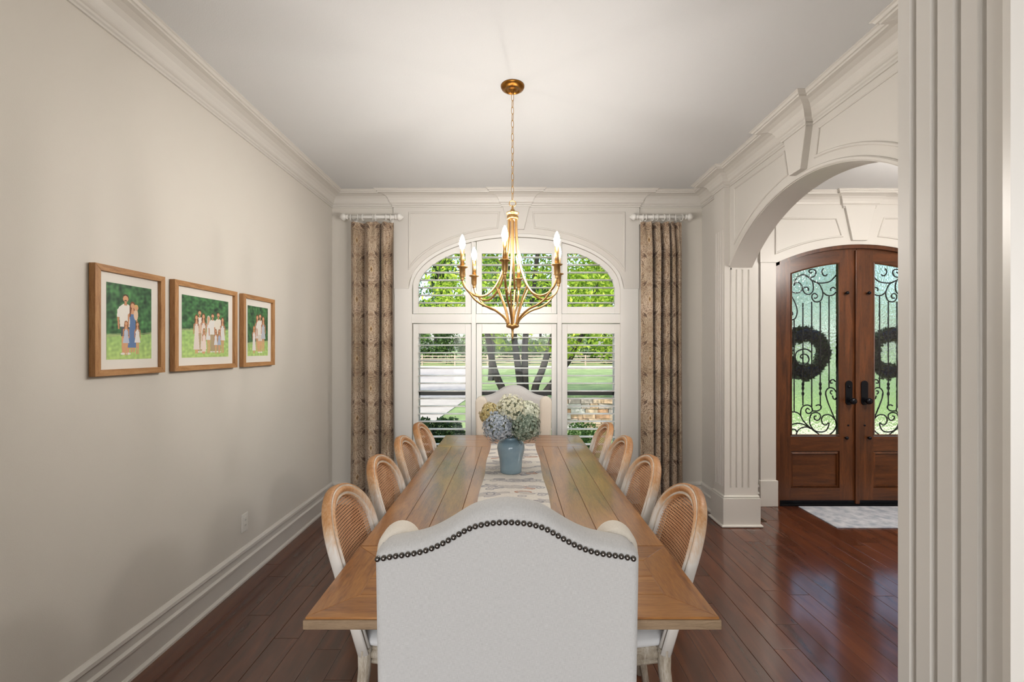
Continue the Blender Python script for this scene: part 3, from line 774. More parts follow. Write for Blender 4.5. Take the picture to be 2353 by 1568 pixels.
# ------------------------------------------------------------------ upholstered host chairs
HTX = [0, .15, .285, .417, .533, .65, .765, .85, .947, 1.0]; HTZ = [0, 3, 13, 37, 56, 69, 75, 78, 83, 87]
def make_host():
    r = empty('host_chair')
    hw = .314; ztop = 1.0985; k = 1.06/F
    ts = np.linspace(0, 1, 60); zz = np.interp(ts, HTX, HTZ)
    ker = np.ones(7)/7; zz2 = np.convolve(np.pad(zz, 3, mode='reflect'), ker, 'valid')
    def zn(x): return ztop-np.interp(min(1, abs(x)/hw), ts, zz2)*k
    def rise(x):
        e = min(1, abs(x)/hw); return .042-.018*e-.016*max(0, (e-.93)/.07)**2
    z0 = .36
    xs = [-hw-.003]+linsp(-hw, hw, 61)+[hw+.003]
    rings = []
    for i, x in enumerate(xs):
        e = min(1, abs(x)/hw); zN = zn(x); rs = rise(x)
        end = i in (0, len(xs)-1)
        ys0 = .012 if end else (.004 if i in (1, len(xs)-2) else 0)
        tp = lambda z: x*(1-.05*(1.0-z)) if z < 1.0 else x
        ring = [(tp(z), ys0, z) for z in linsp(z0, zN-.02, 8)]
        ring += [(tp(zN), ys0, zN), (x, ys0+.004, zN+rs*.45), (x, .018, zN+rs*.8), (x, .045, zN+rs), (x, .075, zN+rs*.85), (x, .098, zN+rs*.4), (x, .108, zN-.02)]
        ring += [(tp(z), .110, z) for z in linsp(zN-.08, z0, 6)]
        rings.append(ring)
    bk = MB().loft(rings).build('back', M_linen, r)
    for s in (-1, 1):
        P_ = [(.232, .42)]+[(.285-.053*math.cos(t), .99+.058*math.sin(t)) for t in linsp(0, math.pi, 15)]+[(.336, .9), (.332, .80), (.326, .42)]
        m = MB().prism([(s*x, z) for x, z in P_], .072, .158, XZ)
        m.build('wing', M_cream, r, bevel=.022, seg=4, smooth=True)
    MB().box(-.30, .30, .10, .40, .30, .40).build('seat_frame', M_linen, r, bevel=.015, seg=3)
    MB().box(-.285, .285, .105, .415, .40, .50).build('seat_cushion', M_cream, r, bevel=.03, seg=4)
    for x in (-.26, .26):
        MB().tube([(x, .05, .38), (x, -.01, 0)], [.024, .018], 8).build('leg', M_tedge, r)
        MB().lathe([(.015, 0), (.017, .05), (.023, .25), (.026, .31)], 12, (x, .36, 0)).build('leg', M_tedge, r)
    # nail heads along the shoulder line of the back
    nm = MB()
    nm.lathe([(.0066, .001), (.0070, -.0005), (.0066, -.003), (.0052, -.0052), (.0032, -.0066), (.0012, -.0072), (.0003, -.0073)], 12, (0, 0, 0), 'y')
    me = bpy.data.meshes.new('nail_head'); me.from_pydata(nm.v, [], nm.f); me.materials.append(M_nail); me.polygons.foreach_set('use_smooth', [True]*len(nm.f)); me.update()
    x = -hw+.005; L = 0
    while x < hw-.002:
        o = mesh_obj('nail_head', me, M_nail, bk, (x, -.001, zn(x)-.001))
        sl = (zn(x+.004)-zn(x))/.004
        x += .0146/math.sqrt(1+sl*sl)
    return r
host0 = make_host()
host0.location = (-.012, 1.06, 0)
tag(host0, 'pale linen camelback host chair with nailhead trim, back turned at the table\'s near end', 'chair', 'upholstered host chairs')
h2 = copy_tree(host0); h2.location = (.012, 4.045, 0); h2.rotation_euler.z = math.pi; h2.scale.z = 1.045
h2['label'] = 'pale upholstered wing chair facing out at the window end behind the flowers'

# ------------------------------------------------------------------ table runner (printed cloth), vase and hydrangeas
def grid_print(name, img, fn, mat, parent=None, smooth=True, world=True):
    """img: rows x cols x 3 in sRGB 0..255; one quad per cell, colour on faces; fn(u,v)->xyz arrays"""
    nr, nc, _ = img.shape
    U, V = np.meshgrid(np.linspace(0, 1, nc+1), np.linspace(0, 1, nr+1))
    co = np.stack(fn(U, V), -1).reshape(-1, 3).astype(np.float32)
    if parent is not None and world: co -= np.array(LOC[root_of(parent).name], dtype=np.float32)
    idx = np.arange((nr+1)*(nc+1)).reshape(nr+1, nc+1)
    q = np.stack([idx[:-1, :-1], idx[:-1, 1:], idx[1:, 1:], idx[1:, :-1]], -1).reshape(-1, 4)
    me = bpy.data.meshes.new(name)
    me.vertices.add(len(co)); me.vertices.foreach_set('co', co.ravel())
    me.loops.add(q.size); me.loops.foreach_set('vertex_index', q.ravel().astype(np.int32))
    me.polygons.add(len(q)); me.polygons.foreach_set('loop_start', np.arange(0, q.size, 4, dtype=np.int32))
    me.polygons.foreach_set('use_smooth', np.full(len(q), smooth))
    me.update(calc_edges=True)
    c = img.reshape(-1, 3)/255.0
    lin = np.where(c <= .04045, c/12.92, ((c+.055)/1.055)**2.4)
    at = me.color_attributes.new('print', 'FLOAT_COLOR', 'CORNER')
    at.data.foreach_set('color', np.repeat(np.concatenate([lin, np.ones((len(lin), 1))], 1), 4, 0).ravel().astype(np.float32))
    me.validate()
    o = mesh_obj(name, me, mat, parent); return o
class Art:                                          # tiny rasteriser for printed pictures; x right, y up, in units of the picture
    def __init__(s, w, h, nx):
        s.w, s.h = w, h; s.nx = nx; s.ny = int(round(nx*h/w)); s.img = np.zeros((s.ny, s.nx, 3))
        s.X, s.Y = np.meshgrid((np.arange(s.nx)+.5)/s.nx*w, (np.arange(s.ny)+.5)/s.ny*h)
    def put(s, m, col, a=1):
        m = np.clip(m.astype(float), 0, 1)[..., None]*a; s.img = s.img*(1-m)+np.array(col, float)*m
    def ell(s, cx, cy, rx, ry, col, rot=0, a=1):
        c, q = math.cos(rot), math.sin(rot); u = (s.X-cx)*c+(s.Y-cy)*q; v = -(s.X-cx)*q+(s.Y-cy)*c
        s.put((u/rx)**2+(v/ry)**2 < 1, col, a)
    def poly(s, pts, col, a=1):
        ins = np.zeros(s.X.shape, bool); n = len(pts)
        for i in range(n):
            (x1, y1), (x2, y2) = pts[i], pts[(i+1) % n]
            if y1 == y2: continue
            c = ((y1 > s.Y) != (y2 > s.Y)) & (s.X < (x2-x1)*(s.Y-y1)/(y2-y1)+x1); ins ^= c
        s.put(ins, col, a)
    def line(s, pts, wd, col, a=1):
        for (x1, y1), (x2, y2) in zip(pts[:-1], pts[1:]):
            L2 = (x2-x1)**2+(y2-y1)**2+1e-12; t = np.clip(((s.X-x1)*(x2-x1)+(s.Y-y1)*(y2-y1))/L2, 0, 1)
            s.put((s.X-x1-t*(x2-x1))**2+(s.Y-y1-t*(y2-y1))**2 < (wd/2)**2, col, a)
def fieldnoise(X, Y, k, n=24, seed=0, aniso=1):
    r = np.random.default_rng(seed); f = np.zeros_like(X)
    for i in range(n):
        a = r.uniform(0, 2*np.pi); kk = k*r.uniform(.5, 1.6); f += np.sin(kk*np.cos(a)*X+kk*aniso*np.sin(a)*Y+r.uniform(0, 6.28))
    return f/math.sqrt(n/2)
RW, RY0, RY1 = .348, 1.44, 3.50
ra = Art(RW, RY1-RY0, 132)
ra.img[:] = (219, 214, 206)
ra.img += (fieldnoise(ra.X, ra.Y, 300, seed=2)[..., None])*2.5
rr = random.Random(5)
greys = [(158, 156, 160), (174, 170, 172), (142, 140, 146), (184, 178, 174)]
for k in range(16):
    yb_ = (RY1-RY0)*(k+.5)/16+rr.uniform(-.02, .02); sgn = rr.choice([-1, 1]); y0_ = yb_
    pts = [(x, y0_+.018*math.sin(9*x*sgn+k)) for x in linsp(-.02, RW+.02, 14)]
    ra.line(pts, .004, rr.choice(greys))
    for j in range(18):
        x = rr.uniform(.0, RW); yy = y0_+.018*math.sin(9*x*sgn+k); an = rr.uniform(-.7, .7)+rr.choice([0, math.pi]); L = rr.uniform(.022, .048)
        cx, cy = x+L*math.cos(an), yy+L*.8*math.sin(an)+rr.choice([-.012, .012])
        col = rr.choice(greys) if rr.random() > .06 else (178, 132, 110)
        ra.ell(cx, cy, L, L*.42, col, an); ra.ell(cx, cy, L*.8, L*.28, (206, 202, 196), an, .75)
        for q in range(3): ra.line([(cx-L*.7*math.cos(an)+q*.004, cy-L*.7*math.sin(an)), (cx+L*.7*math.cos(an), cy+L*.7*math.sin(an)-q*.004)], .0022, col)
    for j in range(3):
        x = rr.uniform(.03, RW-.03); yy = y0_+rr.uniform(-.035, .035)
        ra.ell(x, yy, .024, .02, rr.choice(greys)); ra.ell(x, yy, .017, .014, (204, 200, 196)); ra.ell(x, yy, .007, .006, rr.choice(greys))
def runner_fn(U, V):
    y = RY0+V*(RY1-RY0); x = -.167+U*RW+.004*np.sin(y*9)*(U-.5)*2
    return x, y, ZT+.0016+.0012*np.abs(np.sin(y*7+U*5))*(.3+np.abs(U-.5))
tag(grid_print('table_runner', ra.img, runner_fn, M_runner), 'off-white cloth runner printed with grey leaves down the table', 'table runner')

VX, VY = 0.0, 2.685
va = empty('vase', (-.008, VY, ZT+.003), label='glossy slate-blue ceramic vase standing on the leaf-print runner', cat='vase')
vz = ZT+.003
MB().lathe([(.001, vz), (.060, vz), (.064, vz+.004), (.0655, vz+.03), (.070, vz+.08), (.079, vz+.12), (.0835, vz+.145), (.0815, vz+.165), (.073, vz+.183), (.058, vz+.194), (.046, vz+.199), (.043, vz+.204), (.046, vz+.212), (.041, vz+.213), (.038, vz+.204), (.040, vz+.19), (.05, vz+.15), (.045, vz+.03), (.001, vz+.012)], 40, (-.008, VY, 0)).build('vase_body', M_vase, va)
def leafm(nm, c): return leafmat(nm, c, .2, .6)
heads = [('cream', (.004, -.01, 1.142), .09, [(0, (206, 202, 172)), (.5, (226, 225, 200)), (1, (238, 238, 220))], 'cream-green hydrangea bloom at the top of the bouquet'),
         ('white', (.105, .0, 1.122), .07, [(0, (200, 204, 180)), (.5, (224, 227, 206)), (1, (238, 240, 226))], 'pale white hydrangea bloom on the foyer side of the bouquet'),
         ('yellow', (-.118, .01, 1.115), .064, [(0, (176, 150, 92)), (.5, (206, 190, 134)), (1, (222, 212, 170))], 'yellow-cream hydrangea bloom at the picture-wall side of the bouquet'),
         ('blue', (-.072, -.06, 1.055), .086, [(0, (136, 148, 160)), (.5, (176, 187, 198)), (1, (210, 215, 220))], 'dusty blue hydrangea bloom low in the bouquet'),
         ('green', (.085, -.055, 1.05), .086, [(0, (82, 100, 84)), (.5, (136, 152, 134)), (1, (190, 198, 182))], 'grey-green hydrangea bloom low in the bouquet'),
         ('back', (.0, .09, 1.075), .08, [(0, (170, 168, 140)), (.5, (206, 204, 178)), (1, (220, 220, 200))], 'cream hydrangea bloom at the back of the bouquet')]
M_stem = paint('stem_green', (74, 92, 58), .6)
M_core = paint('bloom_core', (120, 124, 100), .9)
for nm, c, R, cols, lab in heads:
    m = leafm('petal_'+nm, cols)
    root = empty('hydrangea', (-.008, VY, ZT+.06), label=lab, cat='flower', group='hydrangeas in the vase')
    C = Vector((c[0]-.008, VY+c[1], c[2]))
    mb = MB(); rg = random.Random(nm)
    N = 520
    for i in range(N):
        zf = 1-2*(i+.5)/N; ph = i*2.39996; q = math.sqrt(1-zf*zf)
        d = Vector((q*math.cos(ph), q*math.sin(ph), zf*.92))
        d = (d+Vector((rg.uniform(-.12, .12), rg.uniform(-.12, .12), rg.uniform(-.12, .12)))).normalized()
        rad = R*rg.uniform(.78, 1.12)*(1+.07*math.sin(5*d.x+4*d.z)+.06*math.sin(6*d.y-3*d.z)); ctr = C+d*rad
        up = Vector((rg.uniform(-1, 1), rg.uniform(-1, 1), rg.uniform(-1, 1))); u = d.cross(up).normalized(); w = d.cross(u)
        ps = rg.uniform(.0085, .012)
        for k in range(4):
            a = math.pi/2*k+.3; e = u*math.cos(a)+w*math.sin(a); f = d.cross(e)
            mb.add([ctr, ctr+e*ps*.55+f*ps*.5+d*ps*.15, ctr+e*ps*1.1+d*ps*rg.uniform(-.1, .35), ctr+e*ps*.55-f*ps*.5+d*ps*.15], [(0, 1, 2, 3)])
    mb.build('petals', m, root)
    core = MB(); 
    rings = []
    for a in linsp(-1.5, 1.5, 9): rings.append([C+Vector((math.cos(a)*math.cos(t), math.cos(a)*math.sin(t), math.sin(a)))*R*.72 for t in linsp(0, 2*math.pi, 13)[:-1]])
    core.loft(rings); core.build('flower_core', M_core, root)
    MB().tube(smoothpts([(-.008+c[0]*.12, VY+c[1]*.12, ZT+.06), (-.008+c[0]*.2, VY+c[1]*.2, ZT+.2), tuple(C)], 8), .003, 6).build('stem', M_stem, root)
# ------------------------------------------------------------------ chandelier
HX, HY = .002, 2.563
ch = empty('chandelier', (HX, HY, HC), label='six-candle brushed gold chandelier hanging on a chain over the table', cat='chandelier')
def hc(r, z, a): return (HX+r*math.cos(a), HY+r*math.sin(a), z)
MB().lathe([(.0685, HC), (.0685, HC-.006), (.064, HC-.014), (.05, HC-.022), (.04, HC-.025), (.039, HC-.021), (.016, HC-.022), (.015, HC-.03), (.009, HC-.034), (.006, HC-.045), (.001, HC-.046)], 36, (HX, HY, 0)).build('canopy', M_brassd, ch)
# chain
lk = MB(); pts = []
for t in linsp(0, 2*math.pi, 21)[:-1]: pts.append((.0075*math.cos(t), 0, .0185*math.sin(t)+math.copysign(.004, math.sin(t))*(abs(math.sin(t)) > .01)))
lk.tube(pts, .0019, 6, closed=True)
lme = bpy.data.meshes.new('chain_link'); lme.from_pydata(lk.v, [], lk.f); lme.materials.append(M_brass); lme.polygons.foreach_set('use_smooth', [True]*len(lk.f)); lme.update()
ztop, zbot = HC-.046, 2.372
nl = 16; step = (ztop-zbot)/nl
for k in range(nl):
    o = mesh_obj('chain_link', lme, M_brass, ch, Vector((HX, HY, ztop-step*(k+.5)))-LOC[ch.name]); o.rotation_euler.z = .5+(math.pi/2)*(k % 2); o.scale.z = step/.0405
ring = [(HX+.019*math.cos(t), HY, 2.352+.0165*math.sin(t)) for t in linsp(0, 2*math.pi, 25)[:-1]]
MB().tube(ring, .0026, 6, closed=True).build('loop', M_brass, ch)
MB().lathe([(.002, 2.342), (.006, 2.336), (.006, 2.322), (.012, 2.316), (.013, 2.308), (.030, 2.302), (.037, 2.297), (.036, 2.292), (.024, 2.288), (.024, 2.281), (.033, 2.279), (.033, 2.262), (.030, 2.258), (.001, 2.258)], 28, (HX, HY, 0)).build('collar', M_brass, ch)
MB().lathe([(.001, 1.660), (.030, 1.656), (.037, 1.650), (.037, 1.640), (.028, 1.634), (.012, 1.630), (.007, 1.622), (.006, 1.600), (.0075, 1.590), (.004, 1.575), (.001, 1.566)], 24, (HX, HY, 0)).build('hub', M_brass, ch)
R0 = .30; a0 = math.radians(-97.6)
MAIN = [(.023, 2.27), (.024, 2.20), (.030, 2.12), (.042, 2.03), (.065, 1.95), (.100, 1.875), (.145, 1.825), (.195, 1.806), (.245, 1.818), (.283, 1.852), (.300, 1.895)]
LOW = [(.262, 1.829), (.225, 1.786), (.175, 1.757), (.12, 1.738), (.075, 1.710), (.045, 1.682), (.030, 1.652)]
INN = [(.104, 1.870), (.082, 1.825), (.055, 1.765), (.036, 1.705), (.026, 1.655)]
for k in range(6):
    a = a0+k*math.pi/3
    arm = MB().tube([hc(r, z, a) for r, z in [(q.x, q.y) for q in smoothpts([(r, z, 0) for r, z in MAIN], 40)]], .0066, 8).build('arm', M_brass, ch)
    MB().tube([hc(q.x, q.y, a) for q in smoothpts([(r, z, 0) for r, z in LOW], 24)], .0062, 8).build('lower_strut', M_brass, ch)
    MB().tube([hc(q.x, q.y, a) for q in smoothpts([(r, z, 0) for r, z in INN], 20)], .0050, 8).build('inner_strut', M_brass, ch)
    c = hc(R0, 0, a)
    MB().lathe([(.007, 1.888), (.010, 1.893), (.009, 1.900), (.011, 1.906), (.0155, 1.914), (.0165, 1.955), (.030, 1.962), (.031, 1.966), (.016, 1.968), (.001, 1.968)], 20, (c[0], c[1], 0)).build('cup', M_brass, arm)
    MB().lathe([(.0120, 1.967), (.0120, 2.062), (.001, 2.062)], 16, (c[0], c[1], 0)).build('candle_sleeve', M_brass, arm)
    MB().lathe([(.008, 2.062), (.012, 2.072), (.0165, 2.088), (.0165, 2.098), (.012, 2.118), (.006, 2.134), (.001, 2.142)], 16, (c[0], c[1], 0)).build('bulb', M_bulb, arm)

# ------------------------------------------------------------------ curtains on short rods
def damask(w, h, nx, seed):
    A_ = Art(w, h, nx); k = np.floor(A_.X/.26); um = np.abs((A_.X/.26 % 1)-.5)*.26; vv = A_.Y+.28*(k % 2)
    vm = np.abs((vv/.56 % 1)-.5)*.56
    f = fieldnoise(um, vm, 85, 22, seed); g = fieldnoise(um, vm, 210, 22, seed+1); b = fieldnoise(A_.X, A_.Y, 14, 14, seed+2)
    A_.img = np.ones(A_.img.shape)*np.array((176, 155, 131.))+b[..., None]*np.array((9, 9, 10))
    def lines(cx, cy, per, amp, wd, col, a, lim):
        r_ = np.hypot(um-cx, (vm-cy)*.8); m_ = (np.abs(np.sin(r_*2*np.pi/per+amp*f)) < wd) & (r_ < lim); A_.put(m_, col, a)
    A_.put(np.clip(f*1.3-.6, 0, 1), (148, 120, 96), .6)
    A_.put(np.abs(np.sin(g*1.9)) < .2, (120, 96, 76), .7)
    lines(.0, .0, .034, 1.2, .30, (86, 66, 52), .85, .12); lines(.0, .0, .034, 1.2, .12, (216, 202, 178), .8, .10)
    lines(.13, .28, .040, 1.0, .30, (88, 68, 54), .85, .15); lines(.11, .14, .028, 1.4, .26, (92, 70, 54), .8, .07); lines(.03, .22, .026, 1.2, .28, (214, 200, 174), .75, .06)
    d = um/.028+vm/.04
    A_.put(d < 1, (196, 176, 148)); A_.put(d < .7, (140, 106, 62), .9); A_.put(d < .3, (92, 68, 42))
    d2 = np.abs(um-.13)/.016+np.abs(vm-.27)/.07
    A_.put(d2 < 1, (212, 194, 166), .9); A_.put(d2 < .5, (112, 86, 62), .9)
    return A_.img
def curtain(px0, px1, phases, label, seed, cw):
    YC_ = 4.235; s = YC_/F
    x0, x1 = (px0-CX)*s, (px1-CX)*s; zt, zb = H+(HZ-512)*s, .022
    img = damask(cw, zt-zb, 230, seed)
    ph = np.array(phases)                            # (u, x fraction, depth) knots of the folded cloth
    def fn(U, V):
        fx_ = np.interp(U, ph[:, 0], ph[:, 1]); fy_ = np.interp(U, ph[:, 0], ph[:, 2])
        return fx_, fy_
    uu = np.linspace(0, 1, 400); kx = np.interp(uu, ph[:, 0], ph[:, 1]); ky = np.interp(uu, ph[:, 0], ph[:, 2])
    ker = np.hanning(13); ker /= ker.sum(); sm = lambda a: np.convolve(np.pad(a, 6, mode='edge'), ker, 'valid')
    kx, ky = sm(kx), sm(ky)
    def fn2(U, V):
        fx_ = np.interp(U, uu, kx); fy_ = np.interp(U, uu, ky)
        top = np.clip((V-.90)/.10, 0, 1); flare = 1+.02*(1-V)
        amp = 1-.55*top
        # tight pinch pleats near the heading
        fy2 = fy_*2.0*amp+top*.012*np.sin(U*2*np.pi*7)
        xm = (x0+x1)/2
        return xm+((x0+(x1-x0)*fx_)-xm)*flare+.006*np.sin(V*3+U*9), YC_-fy2, zb+V*(zt-zb)
    o = grid_print('curtain', img, fn2, M_curt)
    tag(o, label, 'curtain', 'damask curtains')
    return o
curtain(806, 907, [(0, 0, .0), (.06, .10, .03), (.12, .17, .035), (.17, .20, .0), (.23, .28, -.03), (.28, .36, .01), (.36, .46, .035), (.48, .60, .03), (.54, .64, -.005), (.60, .62, -.045), (.66, .69, -.03), (.70, .71, .02), (.76, .80, .035), (.83, .88, .02), (.9, .94, -.01), (1, 1, .02)], 'damask floor-length curtain hanging by the picture wall corner', 11, .95)
curtain(1470, 1566, [(0, 0, .01), (.08, .12, .03), (.2, .28, .035), (.26, .30, -.03), (.31, .34, -.035), (.35, .37, .03), (.41, .47, .035), (.45, .48, -.03), (.50, .54, -.03), (.54, .56, .03), (.62, .66, .035), (.66, .67, -.035), (.70, .72, -.035), (.74, .74, .03), (.80, .82, .03), (.84, .84, -.02), (.88, .89, .0), (.93, .92, .03), (1, 1, .01)], 'brown damask curtain hanging beside the foyer arch corner', 11, .95)
def rod(px0, px1, rings, label):
    Yr = 4.25; s = Yr/F; z = H+(HZ-499)*s
    x0, x1 = (px0-CX)*s, (px1-CX)*s
    r = empty('curtain_rod', ((x0+x1)/2, Yr, z), label=label, cat='curtain rod', group='white curtain rods')
    MB().lathe([(.001, x0+.03), (.0165, x0+.032), (.0165, x1-.032), (.001, x1-.03)], 16, (0, Yr, z), 'x').build('pole', M_white, r)
    for xe, sg in ((x0, 1), (x1, -1)):
        MB().lathe([(.001, xe-sg*.016), (.010, xe-sg*.006), (.026, xe+sg*.006), (.034, xe+sg*.022), (.034, xe+sg*.034), (.024, xe+sg*.046), (.018, xe+sg*.052), (.024, xe+sg*.058), (.024, xe+sg*.066), (.016, xe+sg*.072)], 20, (0, Yr, z), 'x').build('finial', M_white, r)
    for fx_ in (.2, .8):
        xb_ = x0+(x1-x0)*fx_
        MB().box(xb_-.01, xb_+.01, Yr, YB-.001, z-.02, z-.005).box(xb_-.015, xb_+.015, YB-.03, YB-.0005, z-.05, z+.03).build('bracket', M_white, r, bevel=.003)
    for px in rings:
        xc = (px-CX)*s; a = random.uniform(-.35, .35)
        pts = [(xc+.026*math.sin(a)*math.cos(t), Yr+.026*math.cos(a)*math.cos(t), z-.006+.027*math.sin(t)) for t in linsp(0, 2*math.pi, 21)[:-1]]
        MB().tube(pts, .0048, 7, closed=True).build('curtain_ring', M_white, r)
rod(783, 924, [806, 822, 834, 857, 863, 887, 897], 'white wooden curtain rod with rings near the picture wall')
rod(1450, 1591, [1477, 1483, 1500, 1509, 1525, 1537, 1552, 1566], 'white wooden curtain rod with rings near the foyer arch')

# ------------------------------------------------------------------ three framed family photographs
def photo_bg(A_, horizon, seed):
    f = fieldnoise(A_.X, A_.Y, 90, 20, seed); g = fieldnoise(A_.X, A_.Y, 220, 20, seed+1)
    A_.img[:] = (58, 104, 62); A_.img += (f*12+g*10)[..., None]*np.array((.7, 1.1, .6))
    k = fieldnoise(A_.X, A_.Y, 30, 10, seed+3)
    ln = A_.Y < horizon+.018*(A_.X/A_.w)+.004*k
    gr = np.array((156, 194, 116.))+(g*7)[..., None]*np.array((1, 1, .5))+((horizon-A_.Y)/horizon*18)[..., None]*np.array((1.2, .7, .4))
    A_.img = np.where(ln[..., None], gr, A_.img)
    A_.put((np.abs(A_.Y-horizon-.018*(A_.X/A_.w)) < .006+.002*k), (168, 178, 128), .6)
SK, SK2 = (214, 160, 122), (196, 140, 104)
def man(A_, x, y0, h, shirt, pants, hair=(84, 54, 34), shorts=True):
    w = h*.17
    for s in (-1, 1):
        A_.poly([(x+s*w*.08, y0), (x+s*w*.42, y0), (x+s*w*.5, y0+h*.5), (x, y0+h*.5)], SK if shorts else pants)
        A_.ell(x+s*w*.3, y0+h*.01, w*.28, h*.018, (226, 222, 216))
    A_.poly([(x-w*.52, y0+h*.30 if shorts else y0+h*.05), (x+w*.52, y0+h*.30 if shorts else y0+h*.05), (x+w*.55, y0+h*.52), (x-w*.55, y0+h*.52)], pants)
    A_.poly([(x-w*.62, y0+h*.46), (x+w*.62, y0+h*.46), (x+w*.78, y0+h*.78), (x+w*.3, y0+h*.84), (x-w*.3, y0+h*.84), (x-w*.78, y0+h*.78)], shirt)
    for s in (-1, 1):
        A_.poly([(x+s*w*.62, y0+h*.80), (x+s*w*.92, y0+h*.74), (x+s*w*.98, y0+h*.62), (x+s*w*.70, y0+h*.62)], shirt)
        A_.poly([(x+s*w*.72, y0+h*.62), (x+s*w*.95, y0+h*.62), (x+s*w*.86, y0+h*.42), (x+s*w*.70, y0+h*.42)], SK2)
    A_.poly([(x-w*.16, y0+h*.82), (x+w*.16, y0+h*.82), (x+w*.15, y0+h*.88), (x-w*.15, y0+h*.88)], SK2)
    A_.ell(x, y0+h*.945, w*.36, h*.062, hair); A_.ell(x, y0+h*.93, w*.30, h*.052, SK); A_.ell(x, y0+h*.90, w*.16, h*.012, hair, 0, .8)
def woman(A_, x, y0, h, dress, hair=(120, 70, 40), long=True):
    w = h*.15; hb_ = y0+h*(.10 if long else .36)
    for s in (-1, 1):
        A_.poly([(x+s*w*.08, y0), (x+s*w*.32, y0), (x+s*w*.36, hb_+h*.02), (x+s*w*.02, hb_+h*.02)], SK)
    A_.ell(x, y0+h*.84, w*.48, h*.13, hair)
    A_.poly([(x-w*.75, hb_), (x+w*.75, hb_), (x+w*.42, y0+h*.6), (x+w*.5, y0+h*.78), (x-w*.5, y0+h*.78), (x-w*.42, y0+h*.6)], dress)
    for s in (-1, 1):
        A_.poly([(x+s*w*.45, y0+h*.78), (x+s*w*.72, y0+h*.75), (x+s*w*.78, y0+h*.5), (x+s*w*.6, y0+h*.5)], SK2)
    A_.poly([(x-w*.3, y0+h*.76), (x+w*.3, y0+h*.76), (x+w*.14, y0+h*.87), (x-w*.14, y0+h*.87)], SK)
    A_.ell(x, y0+h*.945, w*.40, h*.065, hair); A_.ell(x, y0+h*.925, w*.28, h*.052, SK)
    for s in (-1, 1): A_.poly([(x+s*w*.30, y0+h*.94), (x+s*w*.46, y0+h*.93), (x+s*w*.46, y0+h*.70), (x+s*w*.28, y0+h*.72)], hair)
FT, FZ0, FZ1 = .03, 1.395, 1.872
def frame(y0, y1, art, label):
    xf = XL+FT; e = .027
    r = empty('picture_frame', (XL+.002, (y0+y1)/2, FZ0), label=label, cat='picture frame', group='framed family photographs')
    for poly in ([(y0, FZ0), (y1, FZ0), (y1-e, FZ0+e), (y0+e, FZ0+e)], [(y1, FZ1), (y0, FZ1), (y0+e, FZ1-e), (y1-e, FZ1-e)],
                 [(y0, FZ1), (y0, FZ0), (y0+e, FZ0+e), (y0+e, FZ1-e)], [(y1, FZ0), (y1, FZ1), (y1-e, FZ1-e), (y1-e, FZ0+e)]):
        MB().prism(poly, XL+.002, xf, YZ).build('frame_rail', M_oak if abs(poly[0][1]-poly[1][1]) < .01 else M_oakv, r, bevel=.0008, seg=1)
    mt_ = MB().box(XL+.003, XL+.014, y0+e-.002, y1-e+.002, FZ0+e-.002, FZ1-e+.002).build('mat', M_mat, r)
    b = .043
    ya_, yb_, za_, zb_ = y0+e+b*.95, y1-e-b*.95, FZ0+e+b, FZ1-e-b
    grid_print('photo', art.img, lambda U, V: (np.full_like(U, XL+.0148), ya_+U*(yb_-ya_), za_+V*(zb_-za_)), M_print, mt_)
M_oakv = wood('oak_frame_upright', [(.3, (134, 88, 48)), (.5, (172, 124, 76)), (.7, (194, 150, 102))], (9, 9, 1), 7, .45, bstr=.1)
ar = .375-.054-.082, .477-.054-.086
A1 = Art(ar[0], ar[1], 150); photo_bg(A1, .105, 31)
u = ar[0]
man(A1, u*.40, .022, .27, (232, 228, 220), (74, 84, 92))
woman(A1, u*.555, .03, .232, (92, 122, 168))
A1.ell(u*.63, .205, .012, .026, (226, 196, 168)); A1.ell(u*.635, .238, .012, .014, SK); A1.ell(u*.635, .246, .010, .006, (214, 176, 110))
woman(A1, u*.41, .018, .155, (186, 194, 212), (150, 96, 56), False); woman(A1, u*.665, .022, .15, (228, 224, 222), (120, 76, 44), False)
frame(1.848, 2.222, A1, 'oak-framed photo of a couple with three children, nearest the camera')
w2 = .521-.054-.082; A2 = Art(w2, ar[1], 230); photo_bg(A2, .15, 41)
for i, (fx_, h_, kd) in enumerate([(.35, .235, 'm'), (.43, .225, 'w'), (.54, .215, 'w'), (.63, .225, 'm'), (.76, .235, 'm'), (.285, .215, 'w'), (.86, .215, 'w')]):
    x = w2*fx_
    if kd == 'm': man(A2, x, .028, h_, [(232, 226, 214), (228, 226, 222)][i % 2], (178, 158, 126), shorts=False)
    else: woman(A2, x, .022, h_, [(196, 186, 180), (226, 214, 206), (224, 222, 220), (150, 156, 176)][i % 4], [(110, 66, 40), (200, 190, 176)][i == 2], i % 2 == 1)
for fx_, c in ((.44, (232, 214, 206)), (.70, (222, 222, 226)), (.78, (168, 180, 204))): woman(A2, w2*fx_, .018, .145, c, (140, 92, 54), fx_ < .5)
frame(2.285, 2.806, A2, 'wide oak-framed photo of a large family group on grass, middle of the three')
A3 = Art(ar[0], ar[1], 150); photo_bg(A3, .085, 51)
woman(A3, u*.46, .03, .25, (214, 208, 204), (110, 66, 40), False); man(A3, u*.60, .022, .268, (228, 224, 216), (214, 206, 194))
woman(A3, u*.76, .03, .245, (186, 190, 200), (120, 74, 44), False); woman(A3, u*.30, .018, .185, (230, 224, 222), (150, 100, 60), True)
frame(2.870, 3.249, A3, 'oak-framed photo of four people on a lawn, nearest the window')

